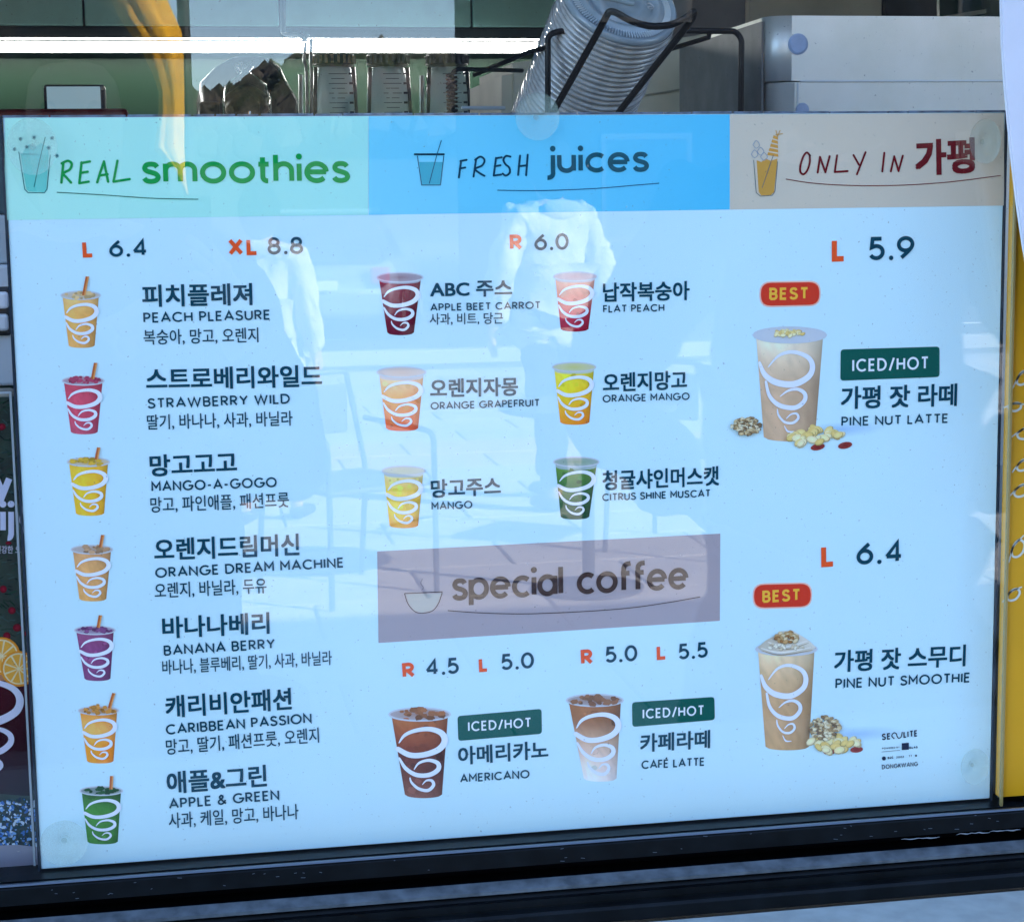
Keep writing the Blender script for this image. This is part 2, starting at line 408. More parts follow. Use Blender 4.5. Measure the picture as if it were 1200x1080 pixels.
# header bands: corners by photo pixel, sitting inside the sheet
def band(x0, x1, c, label, c2=None):
    p = new(); yt = lambda x: 138.6-(x-3)*6/1175; yb = lambda x: 258-(x-12)*17/1163
    n = 10
    for i in range(n):
        a = x0+(x1-x0)*i/n; b = x0+(x1-x0)*(i+1)/n
        c2 = c2 or c
        ca = tuple(c[k]+(c2[k]-c[k])*i/n for k in range(3)); cb = tuple(c[k]+(c2[k]-c[k])*(i+1)/n for k in range(3))
        p.poly([(a, yt(a)), (b, yt(b)), (b, yb(b)), (a, yb(a))], 1, [ca, cb, cb, ca])
    done(p, 'header_band', label)
band(5.5, 431.5, (0.50, 0.88, 0.72), 'pale green printed header band', (0.42, 0.84, 0.74))
band(432, 855, (0.20, 0.68, 0.84), 'bright blue printed header band', (0.09, 0.56, 0.82))  # paler left end paints the sky reflection into the band colour
band(855.4, 1176.5, (0.66, 0.57, 0.44), 'warm grey printed header band')
p = new(); p.poly([(442, 645.8), (844, 625), (843.5, 727), (443.5, 753)], 1, (0.43, 0.35, 0.36)); done(p, 'header_band', 'dusty mauve printed band across the coffee section')

def hand(strokes, wd, color, name='lettering', ox=0, k=1, oy=0, smooth=True, label=None):
    p = new()
    for st in strokes: p.ribbon([(ox+x/k, oy+y/k) for x, y in st], wd, 3, color, smooth=smooth and len(st) > 3)
    return done(p, name, label)
z1 = 2.6667
hand([[(198, 510), (192, 571)], [(193, 511), (212, 503), (224, 512), (218, 530), (198, 542), (208, 555), (222, 571)],
      [(255, 508), (248, 573)], [(254, 510), (281, 505)], [(251, 541), (274, 537)], [(248, 573), (277, 568)],
      [(304, 570), (313, 540), (325, 505)], [(325, 505), (331, 535), (338, 568)], [(312, 549), (336, 545)],
      [(367, 503), (361, 535), (355, 568)], [(355, 568), (405, 560)]], 2.7, GREEN, k=z1, label='handwritten word REAL')
p = new(); latin(p, 'smoothies', (165.5, 215.8), (411, 214.5), 34.5, weight=.168, color=GREEN, track=.03); done(p, 'lettering', 'green word smoothies')
p = new(); p.ribbon([(67, 225.5), (120, 228.5), (180, 232.5), (232, 233.6)], 1.0, 3, (0.01, 0.16, 0.10)); done(p, 'underline')
hand([[(374, 503), (367, 555)], [(372, 504), (391, 500)], [(370, 527), (387, 524)],
      [(421, 497), (413, 552)], [(418, 500), (434, 490), (447, 500), (440, 517), (418, 528), (430, 540), (447, 550)],
      [(483, 494), (476, 549)], [(483, 495), (501, 492)], [(479, 520), (497, 517)], [(476, 549), (499, 546)],
      [(528, 490), (514, 488), (506, 500), (513, 514), (524, 524), (526, 540), (514, 549), (504, 543)],
      [(558, 487), (552, 547)], [(582, 484), (577, 548)], [(554, 520), (580, 517)]], 2.3, (0.004, 0.05, 0.09), ox=400, k=z1, label='handwritten word FRESH')
p = new(); latin(p, 'juices', (640.5, 203.2), (761, 201.5), 31.5, weight=.17, color=(0.003, 0.085, 0.12), track=.03); done(p, 'lettering', 'dark teal word juices')
p = new(); p.ribbon([(583, 223), (625, 223.6), (668, 222.4), (705, 220.5), (740, 217.5), (772, 214.8)], 1.0, 3, (0.004, 0.08, 0.2)); done(p, 'underline')
hand([[(447, 548), (436, 537), (424, 550), (414, 580), (413, 604), (424, 613), (437, 600), (446, 572), (446, 546)],
      [(474, 607), (482, 552)], [(482, 552), (501, 606)], [(501, 606), (516, 550)], [(542, 547), (534, 605)], [(534, 605), (579, 602)],
      [(600, 546), (619, 580)], [(642, 536), (628, 572), (612, 613)], [(708, 538), (701, 603)],
      [(731, 603), (743, 550)], [(743, 550), (758, 602)], [(758, 602), (773, 548)]], 2.5, MAROON, ox=800, k=3, label='handwritten words ONLY IN')
p = new(); hangul(p, '가평', (1072.5, 206.5), (1142.5, 203), 42, bold=.034, color=MAROON); done(p, 'lettering')
p = new(); p.ribbon([(921, 210), (950, 214.5), (985, 217), (1020, 217.8), (1060, 217), (1100, 214.5), (1133, 211), (1172, 205.8)], 1.0, 3, MAROON); done(p, 'underline')

# header icons
p = new()
p.poly([(24, 180), (57, 182), (54, 223), (51, 225.5), (34, 224.5), (31, 222)], 2, (0.16, 0.62, 0.52))
p.poly([(29, 175), (34, 169), (42, 172), (48, 168), (56, 172), (57, 182), (26, 181)], 2, (0.22, 0.68, 0.58))
for st in ([(22, 178), (29, 222), (33, 226), (52, 226), (55, 222), (59, 182)], [(53, 161), (46, 190), (40, 219)]): p.ribbon(st, .9, 3, (0.01, 0.18, 0.16), smooth=False)
for x, y in ((24, 163), (40, 161), (61, 162), (17, 175), (31.5, 172.5), (57, 173.5), (66.5, 182.5)):
    for a in range(4): p.ribbon([(x-2.2*math.cos(a*.785), y-2.2*math.sin(a*.785)), (x+2.2*math.cos(a*.785), y+2.2*math.sin(a*.785))], .7, 3, (0.01, 0.14, 0.16), smooth=False)
done(p, 'cup_icon', 'green drawn smoothie cup icon')
p = new()
p.poly([(491, 190), (519, 190), (516, 216.5), (494, 216.5)], 2, (0.03, 0.40, 0.50))
p.ribbon([(486, 181), (520, 181)], 2.2, 3, (0.004, 0.03, 0.06), smooth=False)
for st in ([(489, 183), (494, 217), (516, 217), (520, 183)], [(517, 165), (512, 181), (503, 215)]): p.ribbon(st, .9, 3, (0.004, 0.08, 0.15), smooth=False)
done(p, 'cup_icon', 'teal drawn juice cup icon')
p = new()
p.poly([(886.5, 188), (892, 190), (897, 186), (903, 188.5), (911, 186), (907, 225), (903, 229), (892, 229), (889, 225)], 2, (0.62, 0.32, 0.06))
for i in range(5):
    a = i/5; p.poly([(899+a*8, 182-i*5), (912-a*0.5, 184-i*5), (911.5-a*.5, 180.5-i*5), (900+a*8, 178.5-i*5)], 2, (0.66, 0.32, 0.06))
for st in ([(910, 162), (914, 153)], [(909, 158), (917, 157)], [(911, 160), (909, 153)]): p.ribbon(st, .9, 3, (0.6, 0.3, 0.06), smooth=False)
for st in ([(883, 188), (886, 226), (891, 230), (905, 229), (908, 224), (911, 190)], [(906, 182), (893, 220)]): p.ribbon(st, .8, 3, (0.12, 0.16, 0.16), smooth=False)
for x, y in ((886, 170), (891, 178), (895, 184), (884, 181)): p.ribbon([(x-4, y), (x, y-5), (x+4, y), (x, y+4), (x-4, y)], .6, 3, (0.2, 0.3, 0.42))
done(p, 'cup_icon', 'orange drawn smoothie cup icon with stripes')
p = new()
p.poly([(476, 696), (517, 695), (513, 706), (506, 715), (494, 717.5), (485, 715), (479, 707)], 2, (0.44, 0.42, 0.38))
p.ribbon([(474, 695), (518, 693)], .9, 3, COFFEE, smooth=False); p.ribbon([(474, 695), (478, 707), (486, 716), (495, 718), (507, 715), (514, 706), (518, 694)], .9, 3, COFFEE)
p.ribbon([(495, 678), (493, 683), (496, 688), (494, 691)], .7, 3, (.2, .16, .2)); done(p, 'cup_icon', 'pale coffee cup icon')
p = new(); latin(p, 'special coffee', (529.5, 703.8), (807, 689.8), 34.5, weight=.165, color=COFFEE, track=.02, space=.42); done(p, 'lettering', 'dark brown words special coffee')
p = new(); p.ribbon([(525, 715), (560, 717.5), (600, 718.8), (632, 718.4), (685, 716), (737, 712), (780, 706), (820, 699)], 1.0, 3, COFFEE); done(p, 'underline')

# prices
for t, b0, b1, h in (('L', (96.7, 302), (111, 301.5), 20), ('XL', (267, 299.6), (303.5, 298.8), 20), ('R', (597, 293.6), (612.8, 293), 18.5),
                     ('L', (974, 306.8), (992, 306.2), 27.5), ('R', (471.5, 794.6), (487, 793), 18), ('L', (561, 787.2), (573, 786.2), 17),
                     ('R', (680.5, 779), (695.5, 777.6), 18), ('L', (769, 773), (782, 772), 17.5), ('L', (961.5, 664.4), (979.5, 663.2), 26)):
    p = new(); latin(p, t, b0, b1, h, weight=.23, color=ORANGE, track=.10); done(p, 'size_letter')
for t, b0, b1, h in (('6.4', (128, 301.2), (173.5, 300.2), 20), ('8.8', (313.5, 298.2), (355.5, 297.4), 20), ('6.0', (626, 293.4), (666.5, 292.6), 19.5),
                     ('5.9', (1017, 305.4), (1071.5, 303.8), 27.5), ('4.5', (498.6, 791.4), (538, 788.6), 19), ('5.0', (587, 785), (626, 782.2), 19),
                     ('5.0', (709, 776.5), (747, 773.8), 19), ('5.5', (794.8, 772.6), (829.5, 769.8), 18.5), ('6.4', (1003, 661.6), (1058, 658.6), 26)):
    p = new(); latin(p, t, b0, b1, h, weight=.17, color=TEAL, track=.12); done(p, 'price')

# item names: (Korean, b0, b1, h), (English, b0, b1, h), (ingredients, b0, b1, h)
ITEMS = [
 (('피치플레져', (167, 360), (296, 357.5), 26), ('PEACH PLEASURE', (168, 378.4), (317, 374.6), 12), ('복숭아, 망고, 오렌지', (168.5, 404), (303, 401), 17.5)),
 (('스트로베리와일드', (171.5, 457.5), (377.5, 453), 26), ('STRAWBERRY WILD', (173, 478.8), (340, 472.8), 12), ('딸기, 바나나, 사과, 바닐라', (172.5, 503.5), (343, 498.5), 17.5)),
 (('망고고고', (176, 558.5), (278, 554), 25.5), ('MANGO-A-GOGO', (177.5, 576), (324.5, 570.5), 12), ('망고, 파인애플, 패션프룻', (176.5, 600.5), (338.8, 594), 18)),
 (('오렌지드림머신', (181, 657), (351, 650.5), 26), ('ORANGE DREAM MACHINE', (182, 677), (403, 664.5), 12), ('오렌지, 바닐라, 두유', (181.5, 701), (312.5, 694.5), 18)),
 (('바나나베리', (190.5, 748), (316, 742), 25.5), ('BANANA BERRY', (192, 768), (322.5, 759.5), 12), ('바나나, 블루베리, 딸기, 사과, 바닐라', (190.5, 790), (389, 778.5), 17)),
 (('캐리비안패션', (194.5, 841), (342, 831), 26), ('CARIBBEAN PASSION', (194.5, 860.5), (365.5, 846.5), 12), ('망고, 딸기, 패션프룻, 오렌지', (195, 884), (374, 869.5), 18)),
 (('애플&그린', (196, 930), (313, 921), 26), ('APPLE & GREEN', (198, 947.4), (327.5, 936.4), 12), ('사과, 케일, 망고, 바나나', (198, 970), (350, 959), 18)),
 (('ABC 주스', (504, 349), (600, 347), 20), ('APPLE BEET CARROT', (504, 364.6), (633.5, 361.8), 8.8), ('사과, 비트, 당근', (503.5, 380.6), (589.5, 379.4), 13.5)),
 (('납작복숭아', (706.5, 354), (808, 351.6), 22.5), ('FLAT PEACH', (706.5, 366.4), (778.5, 364.8), 8.8), None),
 (('오렌지자몽', (504, 466), (607, 463.6), 22), ('ORANGE GRAPEFRUIT', (504.5, 480), (632.5, 476), 8.8), None),
 (('오렌지망고', (706.5, 459.8), (805, 456), 22.5), ('ORANGE MANGO', (706, 471.6), (808, 468.4), 8.8), None),
 (('망고주스', (505, 583.4), (587, 579.6), 21.5), ('MANGO', (505.5, 597.4), (553.5, 595.4), 9.2), None),
 (('청귤샤인머스캣', (706, 574.6), (842.5, 568.6), 23), ('CITRUS SHINE MUSCAT', (705.5, 587), (832.5, 581.8), 8.8), None),
 (('아메리카노', (537, 896), (642.5, 888), 21.5), ('AMERICANO', (539, 916.6), (620.5, 911), 10), None),
 (('카페라떼', (750, 881), (832, 876), 21.5), ('CAFÉ LATTE', (751.5, 900.6), (825.5, 896.6), 10), None),
 (('가평 잣 라떼', (985, 479.5), (1121, 475.5), 26.5), ('PINE NUT LATTE', (985.5, 499.4), (1111, 495.4), 11.2), None),
 (('가평 잣 스무디', (977, 787.5), (1131, 780), 25.5), ('PINE NUT SMOOTHIE', (978.5, 806.6), (1136.5, 799), 11.8), None)]
for ko, en, ing in ITEMS:
    p = new(); hangul(p, *ko, bold=.023, color=TEAL); done(p, 'drink_name')
    p = new(); latin(p, *en, weight=.17, color=TEAL, track=.11, space=.40); done(p, 'drink_name')
    if ing: p = new(); hangul(p, *ing, bold=.009, color=TEAL); done(p, 'ingredient_list')

def rrect(p, q, rad, layer, color):             # rounded quad through four photo pixels
    pts = [Vector((x, y, 0)) for x, y in q]
    p.poly([(v.x, v.y) for v in rounded(pts, rad, 5, closed=True)], layer, color)
for q, t0, t1, h in ((((536, 838.5), (634.5, 830), (635, 859.2), (537, 867.6)), (548.5, 856.6), (622.5, 851.6), 11.6),
                     (((740.5, 822.4), (837, 816), (837.6, 843), (741, 851.2)), (753, 841.8), (825, 837.2), 11.6),
                     (((985, 409.4), (1100.8, 406), (1100.8, 441.6), (984.7, 446)), (998.5, 435.8), (1088, 432.4), 15)):
    p = new(); rrect(p, q, 4, 2, DGREEN); latin(p, 'ICED/HOT', t0, t1, h, weight=.16, color=WHITE, track=.18); done(p, 'temperature_label')
for q, t0, t1, h in ((((891.5, 331.5), (960, 330.5), (960, 357), (891.5, 358.5)), (901, 351.8), (947.5, 350.8), 14.5),
                     (((883.5, 685), (950, 683.5), (950, 710), (883.5, 711.8)), (893, 706), (938, 703.4), 14.2)):
    p = new(); cxm = (q[0][0]+q[1][0])/2; cym = sum(a[1] for a in q)/4
    rrect(p, [(cxm+(x-cxm)*1.05, cym+(y-cym)*1.13) for x, y in q], 15, 1, (0.92, 0.55, 0.42)); rrect(p, q, 14, 2, (0.72, 0.045, 0.02))
    latin(p, 'BEST', t0, t1, h, weight=.20, color=(0.95, 0.50, 0.05), track=.14); done(p, 'best_badge')

# maker's marks in the corner
K = (0.004, 0.01, 0.04)
p = new(); latin(p, 'SE', (1033.3, 866.8), (1043.5, 865.6), 7.6, weight=.20, color=K, track=.2)
p.ribbon([(1047.5, 864.8), (1044.8, 861.5), (1047.2, 858), (1050, 859), (1051, 862), (1053, 864.4), (1055.8, 862.6), (1057, 857.4)], 1.3, 3, K)
latin(p, 'LITE', (1058.6, 864), (1075, 862.2), 7.6, weight=.20, color=K, track=.2); done(p, 'maker_mark')
p = new(); latin(p, 'POWERED BY', (1033.5, 877.4), (1054, 875.8), 2.0, weight=.2, color=K); p.ribbon([(1033, 880.4), (1054, 878.4)], .5, 3, K, smooth=False)
p.poly([(1056.5, 870.2), (1064.8, 869.6), (1064.8, 877.6), (1056.5, 878.2)], 3, K); latin(p, 'GLAS', (1065, 876.8), (1075, 876), 2.5, weight=.24, color=K); done(p, 'maker_mark')
p = new(); p.disc(1035.6, 888, 2.4, 2.4, 3, K); latin(p, 'B2L', (1040, 888.8), (1047, 888), 2.6, weight=.24, color=K); latin(p, '2002', (1050, 888), (1059, 887.2), 2.4, weight=.2, color=K)
latin(p, 'TT', (1064.5, 886.6), (1068.5, 886.2), 2.4, weight=.2, color=K); latin(p, 'B', (1072, 886), (1074.5, 885.8), 2.4, weight=.3, color=K); done(p, 'maker_mark')
p = new(); latin(p, 'DONGKWANG', (1033.3, 900.8), (1075.3, 896.8), 5.2, weight=.16, color=K, track=.18); done(p, 'maker_mark')

# ------------------------------------------------------------------ printed drinks
LOOP = [([(-.88, .335), (-.62, .245), (-.2, .19), (.35, .172), (.80, .22), (.95, .32), (.70, .415), (.1, .47), (-.5, .475), (-.97, .41)], [.012, .035, .042, .050, .062, .072, .066, .060, .058, .050]),
        ([(-.36, .64), (-.12, .565), (.32, .535), (.70, .575), (.72, .65), (.32, .705), (-.28, .705), (-.75, .635), (-.97, .52)], [.010, .026, .034, .046, .052, .050, .046, .040, .020]),
        ([(-.02, .815), (.18, .77), (.44, .775), (.52, .83), (.24, .885), (-.22, .865), (-.54, .80), (-.60, .745)], [.008, .020, .030, .036, .036, .032, .024, .012])]
BIG = [([(-.70, .298), (-.34, .19), (.10, .158), (.56, .205), (.73, .29), (.62, .385), (.14, .452), (-.45, .438), (-.82, .37), (-.97, .26)], [.012, .034, .046, .058, .070, .076, .082, .080, .066, .034]),
       ([(-.33, .565), (-.05, .512), (.28, .50), (.52, .545), (.50, .612), (.18, .668), (-.36, .648), (-.70, .565), (-.80, .435)], [.010, .030, .042, .052, .058, .060, .058, .046, .030]),
       ([(-.12, .766), (.05, .728), (.25, .724), (.31, .766), (.12, .806), (-.18, .80), (-.40, .742), (-.44, .685)], [.010, .020, .028, .034, .034, .030, .026, .012]),
       ([(-.20, .835), (-.07, .884), (.17, .887)], [.010, .024, .010])]
def swirl(p, quad, layer, color, tail=False):
    (tl, tr, br, bl) = quad
    def U(u, v):
        a = (u+1)/2; sag = .045*(1-u*u)*(v-.1)
        l = (tl[0]+(bl[0]-tl[0])*v, tl[1]+(bl[1]-tl[1])*v); r = (tr[0]+(br[0]-tr[0])*v, tr[1]+(br[1]-tr[1])*v)
        h = (bl[1]-tl[1]); return (l[0]+(r[0]-l[0])*a, l[1]+(r[1]-l[1])*a+sag*h*.6)
    hpx = bl[1]-tl[1]
    for pts, ws in (BIG if tail else LOOP): p.ribbon([U(*q) for q in pts], [x*hpx*(.76 if tail else 1.15) for x in ws], layer, color)
def mixc(a, b, t): return tuple(a[i]+(b[i]-a[i])*t for i in range(3))
def drink(name, top, bot, cols, rim=(0.62, 0.64, 0.68), straw=None, topping=None, fill=0.0, label=None, chunks=0, seed=1, tail=False, lidh=None):
    """top = (xl, xr, y) and bot = (xl, xr, y) in photo pixels; cols = colour list from top to bottom"""
    rnd = random.Random(seed)
    (xl, xr, yt), (bl, br, yb) = top, bot; wdt = xr-xl; ry = wdt*.075
    p = new(); nu, nv = 12, 14; sag = wdt*.06
    def U(u, v):
        a = (u+1)/2; x0 = xl+(bl-xl)*v+wdt*.035*(1-v); x1 = xr+(br-xr)*v-wdt*.035*(1-v)
        return (x0+(x1-x0)*a, yt+(yb-yt-sag)*v + sag*math.sqrt(max(0, 1-u*u)))
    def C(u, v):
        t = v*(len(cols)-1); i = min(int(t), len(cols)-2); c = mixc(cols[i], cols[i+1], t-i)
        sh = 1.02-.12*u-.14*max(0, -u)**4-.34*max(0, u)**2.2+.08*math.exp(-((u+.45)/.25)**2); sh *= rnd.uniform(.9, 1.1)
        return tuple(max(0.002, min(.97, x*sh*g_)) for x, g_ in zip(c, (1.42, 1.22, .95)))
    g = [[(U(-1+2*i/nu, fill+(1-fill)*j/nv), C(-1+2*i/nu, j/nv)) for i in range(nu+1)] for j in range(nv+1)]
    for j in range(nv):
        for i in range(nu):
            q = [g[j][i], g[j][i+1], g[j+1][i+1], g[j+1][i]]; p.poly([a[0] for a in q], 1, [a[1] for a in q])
    if fill:                                     # empty clear upper wall of the cup
        c0 = (0.60, 0.66, 0.74)
        for i in range(nu):
            q = [(-1+2*i/nu, 0), (-1+2*(i+1)/nu, 0), (-1+2*(i+1)/nu, fill), (-1+2*i/nu, fill)]
            p.poly([U(*a) for a in q], 1, [mixc(c0, cols[0], .15+.35*(a[1] > 0)) for a in q])
    for k in range(chunks):                      # fruit, ice and bubbles
        u = rnd.uniform(-.8, .8); v = rnd.uniform(fill+.02, .95); x, y = U(u, v); r = wdt*rnd.uniform(.03, .09); t = rnd.uniform(.6, 1.45)
        c = tuple(min(.9, z*t) for z in C(u, v)); pts = [(x+r*rnd.uniform(.6, 1.2)*math.cos(a*1.047), y+r*rnd.uniform(.5, 1)*math.sin(a*1.047)) for a in range(6)]
        p.k += 1; p.poly(pts, 2, c)
    root = p.build('printed_drink', board, INK, label)
    q = new(); cx = (xl+xr)/2
    q.disc(cx, yt, wdt/2, ry+wdt*.03, 2, mixc(cols[0], rim, .25 if not tail else .8), mixc(cols[0], rim, .55 if not tail else .9))
    q.ribbon([(cx+wdt/2*math.cos(a*math.pi/12), yt+(ry+wdt*.03)*math.sin(a*math.pi/12)) for a in range(24)], wdt*.028, 3, rim, smooth=False, closed=True)
    if topping:
        for k in range(26):
            a = rnd.uniform(0, 6.28); rr = math.sqrt(rnd.random()); x = cx+wdt*.40*rr*math.cos(a); y = yt+ry*rr*math.sin(a)-topping*wdt*(1-rr)*rnd.random(); r = wdt*rnd.uniform(.04, .10)
            t = rnd.uniform(.55, 1.35); c = tuple(min(.92, z*t) for z in cols[0]); q.k += 1
            q.poly([(x+r*rnd.uniform(.6, 1.2)*math.cos(b*1.047), y+r*.7*rnd.uniform(.6, 1)*math.sin(b*1.047)) for b in range(6)], 4, c)
    q.build('cup_rim', root, INK)
    q = new(); yy = yt+ (yb-yt)*.0
    swirl(q, ((xl+wdt*.04, yt), (xr-wdt*.04, yt), (br, yb), (bl, yb)), 5, (0.84, 0.86, 0.93), tail); q.build('swirl_logo', root, INK)
    if straw:
        q = new(); (x0, y0), (x1, y1) = straw; q.ribbon([(x0-1.1, y0), (x1-1.1, y1)], 2.6, 5, (0.55, 0.13, 0.03), smooth=False, round_=False); q.ribbon([(x0+.7, y0), (x1+.7, y1)], 1.6, 6, (0.85, 0.34, 0.10), smooth=False, round_=False); q.build('straw', root, INK)
    return root
OY = (.68, .38, .12); PK = (.50, .07, .14); YL = (.80, .47, .04); TN = (.60, .34, .15); PU = (.20, .06, .20); OR = (.85, .30, .04); GN = (.05, .22, .04)
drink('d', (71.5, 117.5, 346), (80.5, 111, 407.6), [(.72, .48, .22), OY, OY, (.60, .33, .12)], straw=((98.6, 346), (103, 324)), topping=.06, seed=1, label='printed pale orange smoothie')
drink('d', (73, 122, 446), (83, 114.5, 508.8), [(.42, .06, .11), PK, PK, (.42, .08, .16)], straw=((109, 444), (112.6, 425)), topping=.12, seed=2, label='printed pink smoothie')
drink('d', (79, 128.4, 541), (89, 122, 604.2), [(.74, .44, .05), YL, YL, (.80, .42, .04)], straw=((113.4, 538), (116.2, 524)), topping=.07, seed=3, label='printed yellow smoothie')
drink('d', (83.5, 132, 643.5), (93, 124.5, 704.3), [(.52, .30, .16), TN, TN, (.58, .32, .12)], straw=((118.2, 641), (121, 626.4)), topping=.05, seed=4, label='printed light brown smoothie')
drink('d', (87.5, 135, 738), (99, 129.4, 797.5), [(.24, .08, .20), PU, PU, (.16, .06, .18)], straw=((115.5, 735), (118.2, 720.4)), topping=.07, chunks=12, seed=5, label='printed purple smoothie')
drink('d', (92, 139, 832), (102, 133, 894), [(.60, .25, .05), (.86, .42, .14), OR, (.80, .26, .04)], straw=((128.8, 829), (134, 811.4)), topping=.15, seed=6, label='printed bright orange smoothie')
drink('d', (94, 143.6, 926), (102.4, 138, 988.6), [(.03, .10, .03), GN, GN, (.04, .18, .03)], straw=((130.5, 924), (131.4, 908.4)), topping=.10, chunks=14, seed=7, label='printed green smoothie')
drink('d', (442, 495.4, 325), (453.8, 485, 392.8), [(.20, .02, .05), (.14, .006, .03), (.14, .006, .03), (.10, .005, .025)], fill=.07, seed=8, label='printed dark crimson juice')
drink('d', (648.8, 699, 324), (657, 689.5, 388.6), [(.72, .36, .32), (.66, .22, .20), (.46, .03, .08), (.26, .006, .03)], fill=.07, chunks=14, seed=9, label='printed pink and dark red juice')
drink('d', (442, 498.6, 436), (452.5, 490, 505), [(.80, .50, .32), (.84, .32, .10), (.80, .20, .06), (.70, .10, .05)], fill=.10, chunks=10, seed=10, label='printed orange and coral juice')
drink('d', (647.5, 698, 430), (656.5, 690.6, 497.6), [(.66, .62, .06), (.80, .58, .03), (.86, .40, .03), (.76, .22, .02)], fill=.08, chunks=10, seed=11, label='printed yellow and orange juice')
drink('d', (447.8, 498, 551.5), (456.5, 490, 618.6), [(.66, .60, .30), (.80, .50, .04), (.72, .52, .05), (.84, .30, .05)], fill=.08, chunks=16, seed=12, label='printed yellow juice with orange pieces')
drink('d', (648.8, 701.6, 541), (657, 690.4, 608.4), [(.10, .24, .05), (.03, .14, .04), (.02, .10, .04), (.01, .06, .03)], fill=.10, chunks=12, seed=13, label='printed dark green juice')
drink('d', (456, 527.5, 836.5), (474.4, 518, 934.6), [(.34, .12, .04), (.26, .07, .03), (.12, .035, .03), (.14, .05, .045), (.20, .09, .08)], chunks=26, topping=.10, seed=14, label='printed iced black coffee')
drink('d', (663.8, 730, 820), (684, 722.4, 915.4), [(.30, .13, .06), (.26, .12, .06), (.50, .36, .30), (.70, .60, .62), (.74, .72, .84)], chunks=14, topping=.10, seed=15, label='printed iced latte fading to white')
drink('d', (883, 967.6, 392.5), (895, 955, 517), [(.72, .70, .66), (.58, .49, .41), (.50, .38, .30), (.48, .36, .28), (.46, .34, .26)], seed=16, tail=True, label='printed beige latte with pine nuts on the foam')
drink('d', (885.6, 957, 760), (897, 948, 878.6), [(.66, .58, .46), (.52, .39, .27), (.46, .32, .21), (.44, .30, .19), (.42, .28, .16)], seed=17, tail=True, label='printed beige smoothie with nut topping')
def pile(cx, cy, rx, ry, n, cols, size, seed, name='printed_nuts', flat=.62, layer=3):
    n = int(n*1.5); rnd = random.Random(seed); p = new(); its = []
    for k in range(n):
        a = rnd.uniform(0, 6.283); r = math.sqrt(rnd.random()); its.append((cx+rx*r*math.cos(a), cy+ry*r*math.sin(a)))
    its.sort(key=lambda q: q[1])
    for ii, (x, y) in enumerate(its):
        if ii % 12 == 0: layer += 1; p.k = 0
        c = rnd.choice(cols); p.k += 1; ro = rnd.uniform(-.9, .9); s = size*rnd.uniform(.7, 1.15)
        dk = tuple(z*.62 for z in c); p.disc(x, y, s, s*flat, layer, dk, n=10, rot=ro); p.k += 1
        p.disc(x-s*.06, y-s*.09, s*.88, s*flat*.86, layer, tuple(min(.95, z*1.4) for z in c), tuple(min(.95, z*1.1) for z in c), n=10, rot=ro)
    done(p, name)
NUT = [(.80, .58, .22), (.84, .70, .40), (.72, .50, .16), (.82, .66, .34)]; GRA = [(.34, .22, .10), (.56, .42, .22), (.70, .60, .40), (.20, .12, .06)]; RED = [(.30, .03, .03), (.36, .05, .03)]
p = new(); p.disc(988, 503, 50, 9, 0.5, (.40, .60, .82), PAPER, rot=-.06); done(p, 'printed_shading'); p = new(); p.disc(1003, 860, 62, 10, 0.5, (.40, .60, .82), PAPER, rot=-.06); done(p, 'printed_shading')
pile(874, 499, 17, 10, 90, GRA, 2.9, 1, 'printed_granola'); pile(957, 512, 31, 10, 24, NUT, 7.0, 2)
p = new()
for x, y in ((958, 523.5), (990, 521.6)): p.k += 1; p.disc(x, y, 8.5, 3.9, 4, (.20, .02, .02), (.34, .05, .04), n=14, rot=-.2)
done(p, 'printed_nuts'); pile(925, 391, 17, 3.4, 22, NUT, 3.4, 3)
pile(966, 852, 18, 13, 110, GRA, 3.0, 4, 'printed_granola'); pile(975, 870, 31, 9, 24, NUT, 6.6, 5)
p = new()
for x, y in ((972, 880), (1003.5, 877.6)): p.k += 1; p.disc(x, y, 7.6, 3.6, 4, (.20, .02, .02), (.36, .05, .04), n=14, rot=-.1)
done(p, 'printed_nuts')
p = new()                                        # whipped top of the smoothie
p.poly([(888, 758), (897, 750), (908, 744), (915, 739), (928, 738), (940, 745), (949, 751), (956, 758), (950, 763), (921, 766), (893, 763)], 4, [(.58, .50, .38)]*3+[(.80, .74, .62)]*5+[(.66, .58, .45)]*3)
for a, b, c in (((892, 759), (915, 764), (950, 758)), ((900, 752), (922, 757), (946, 750)), ((908, 745), (924, 749), (938, 744))): p.ribbon([a, b, c], [1, 2.6, 1], 5, (.86, .80, .70))
for a, b, c in (((893, 762), (915, 767), (952, 761)), ((901, 755), (922, 760), (947, 753))): p.ribbon([a, b, c], [.6, 1.6, .6], 5, (.42, .33, .22))
done(p, 'printed_cream'); pile(922, 746, 14, 6, 26, [(.30, .14, .05), (.46, .28, .12), (.62, .5, .3)], 3.6, 6, layer=7)
pile(923, 757, 26, 4, 14, [(.6, .5, .34), (.74, .66, .52)], 2.6, 7, layer=6)

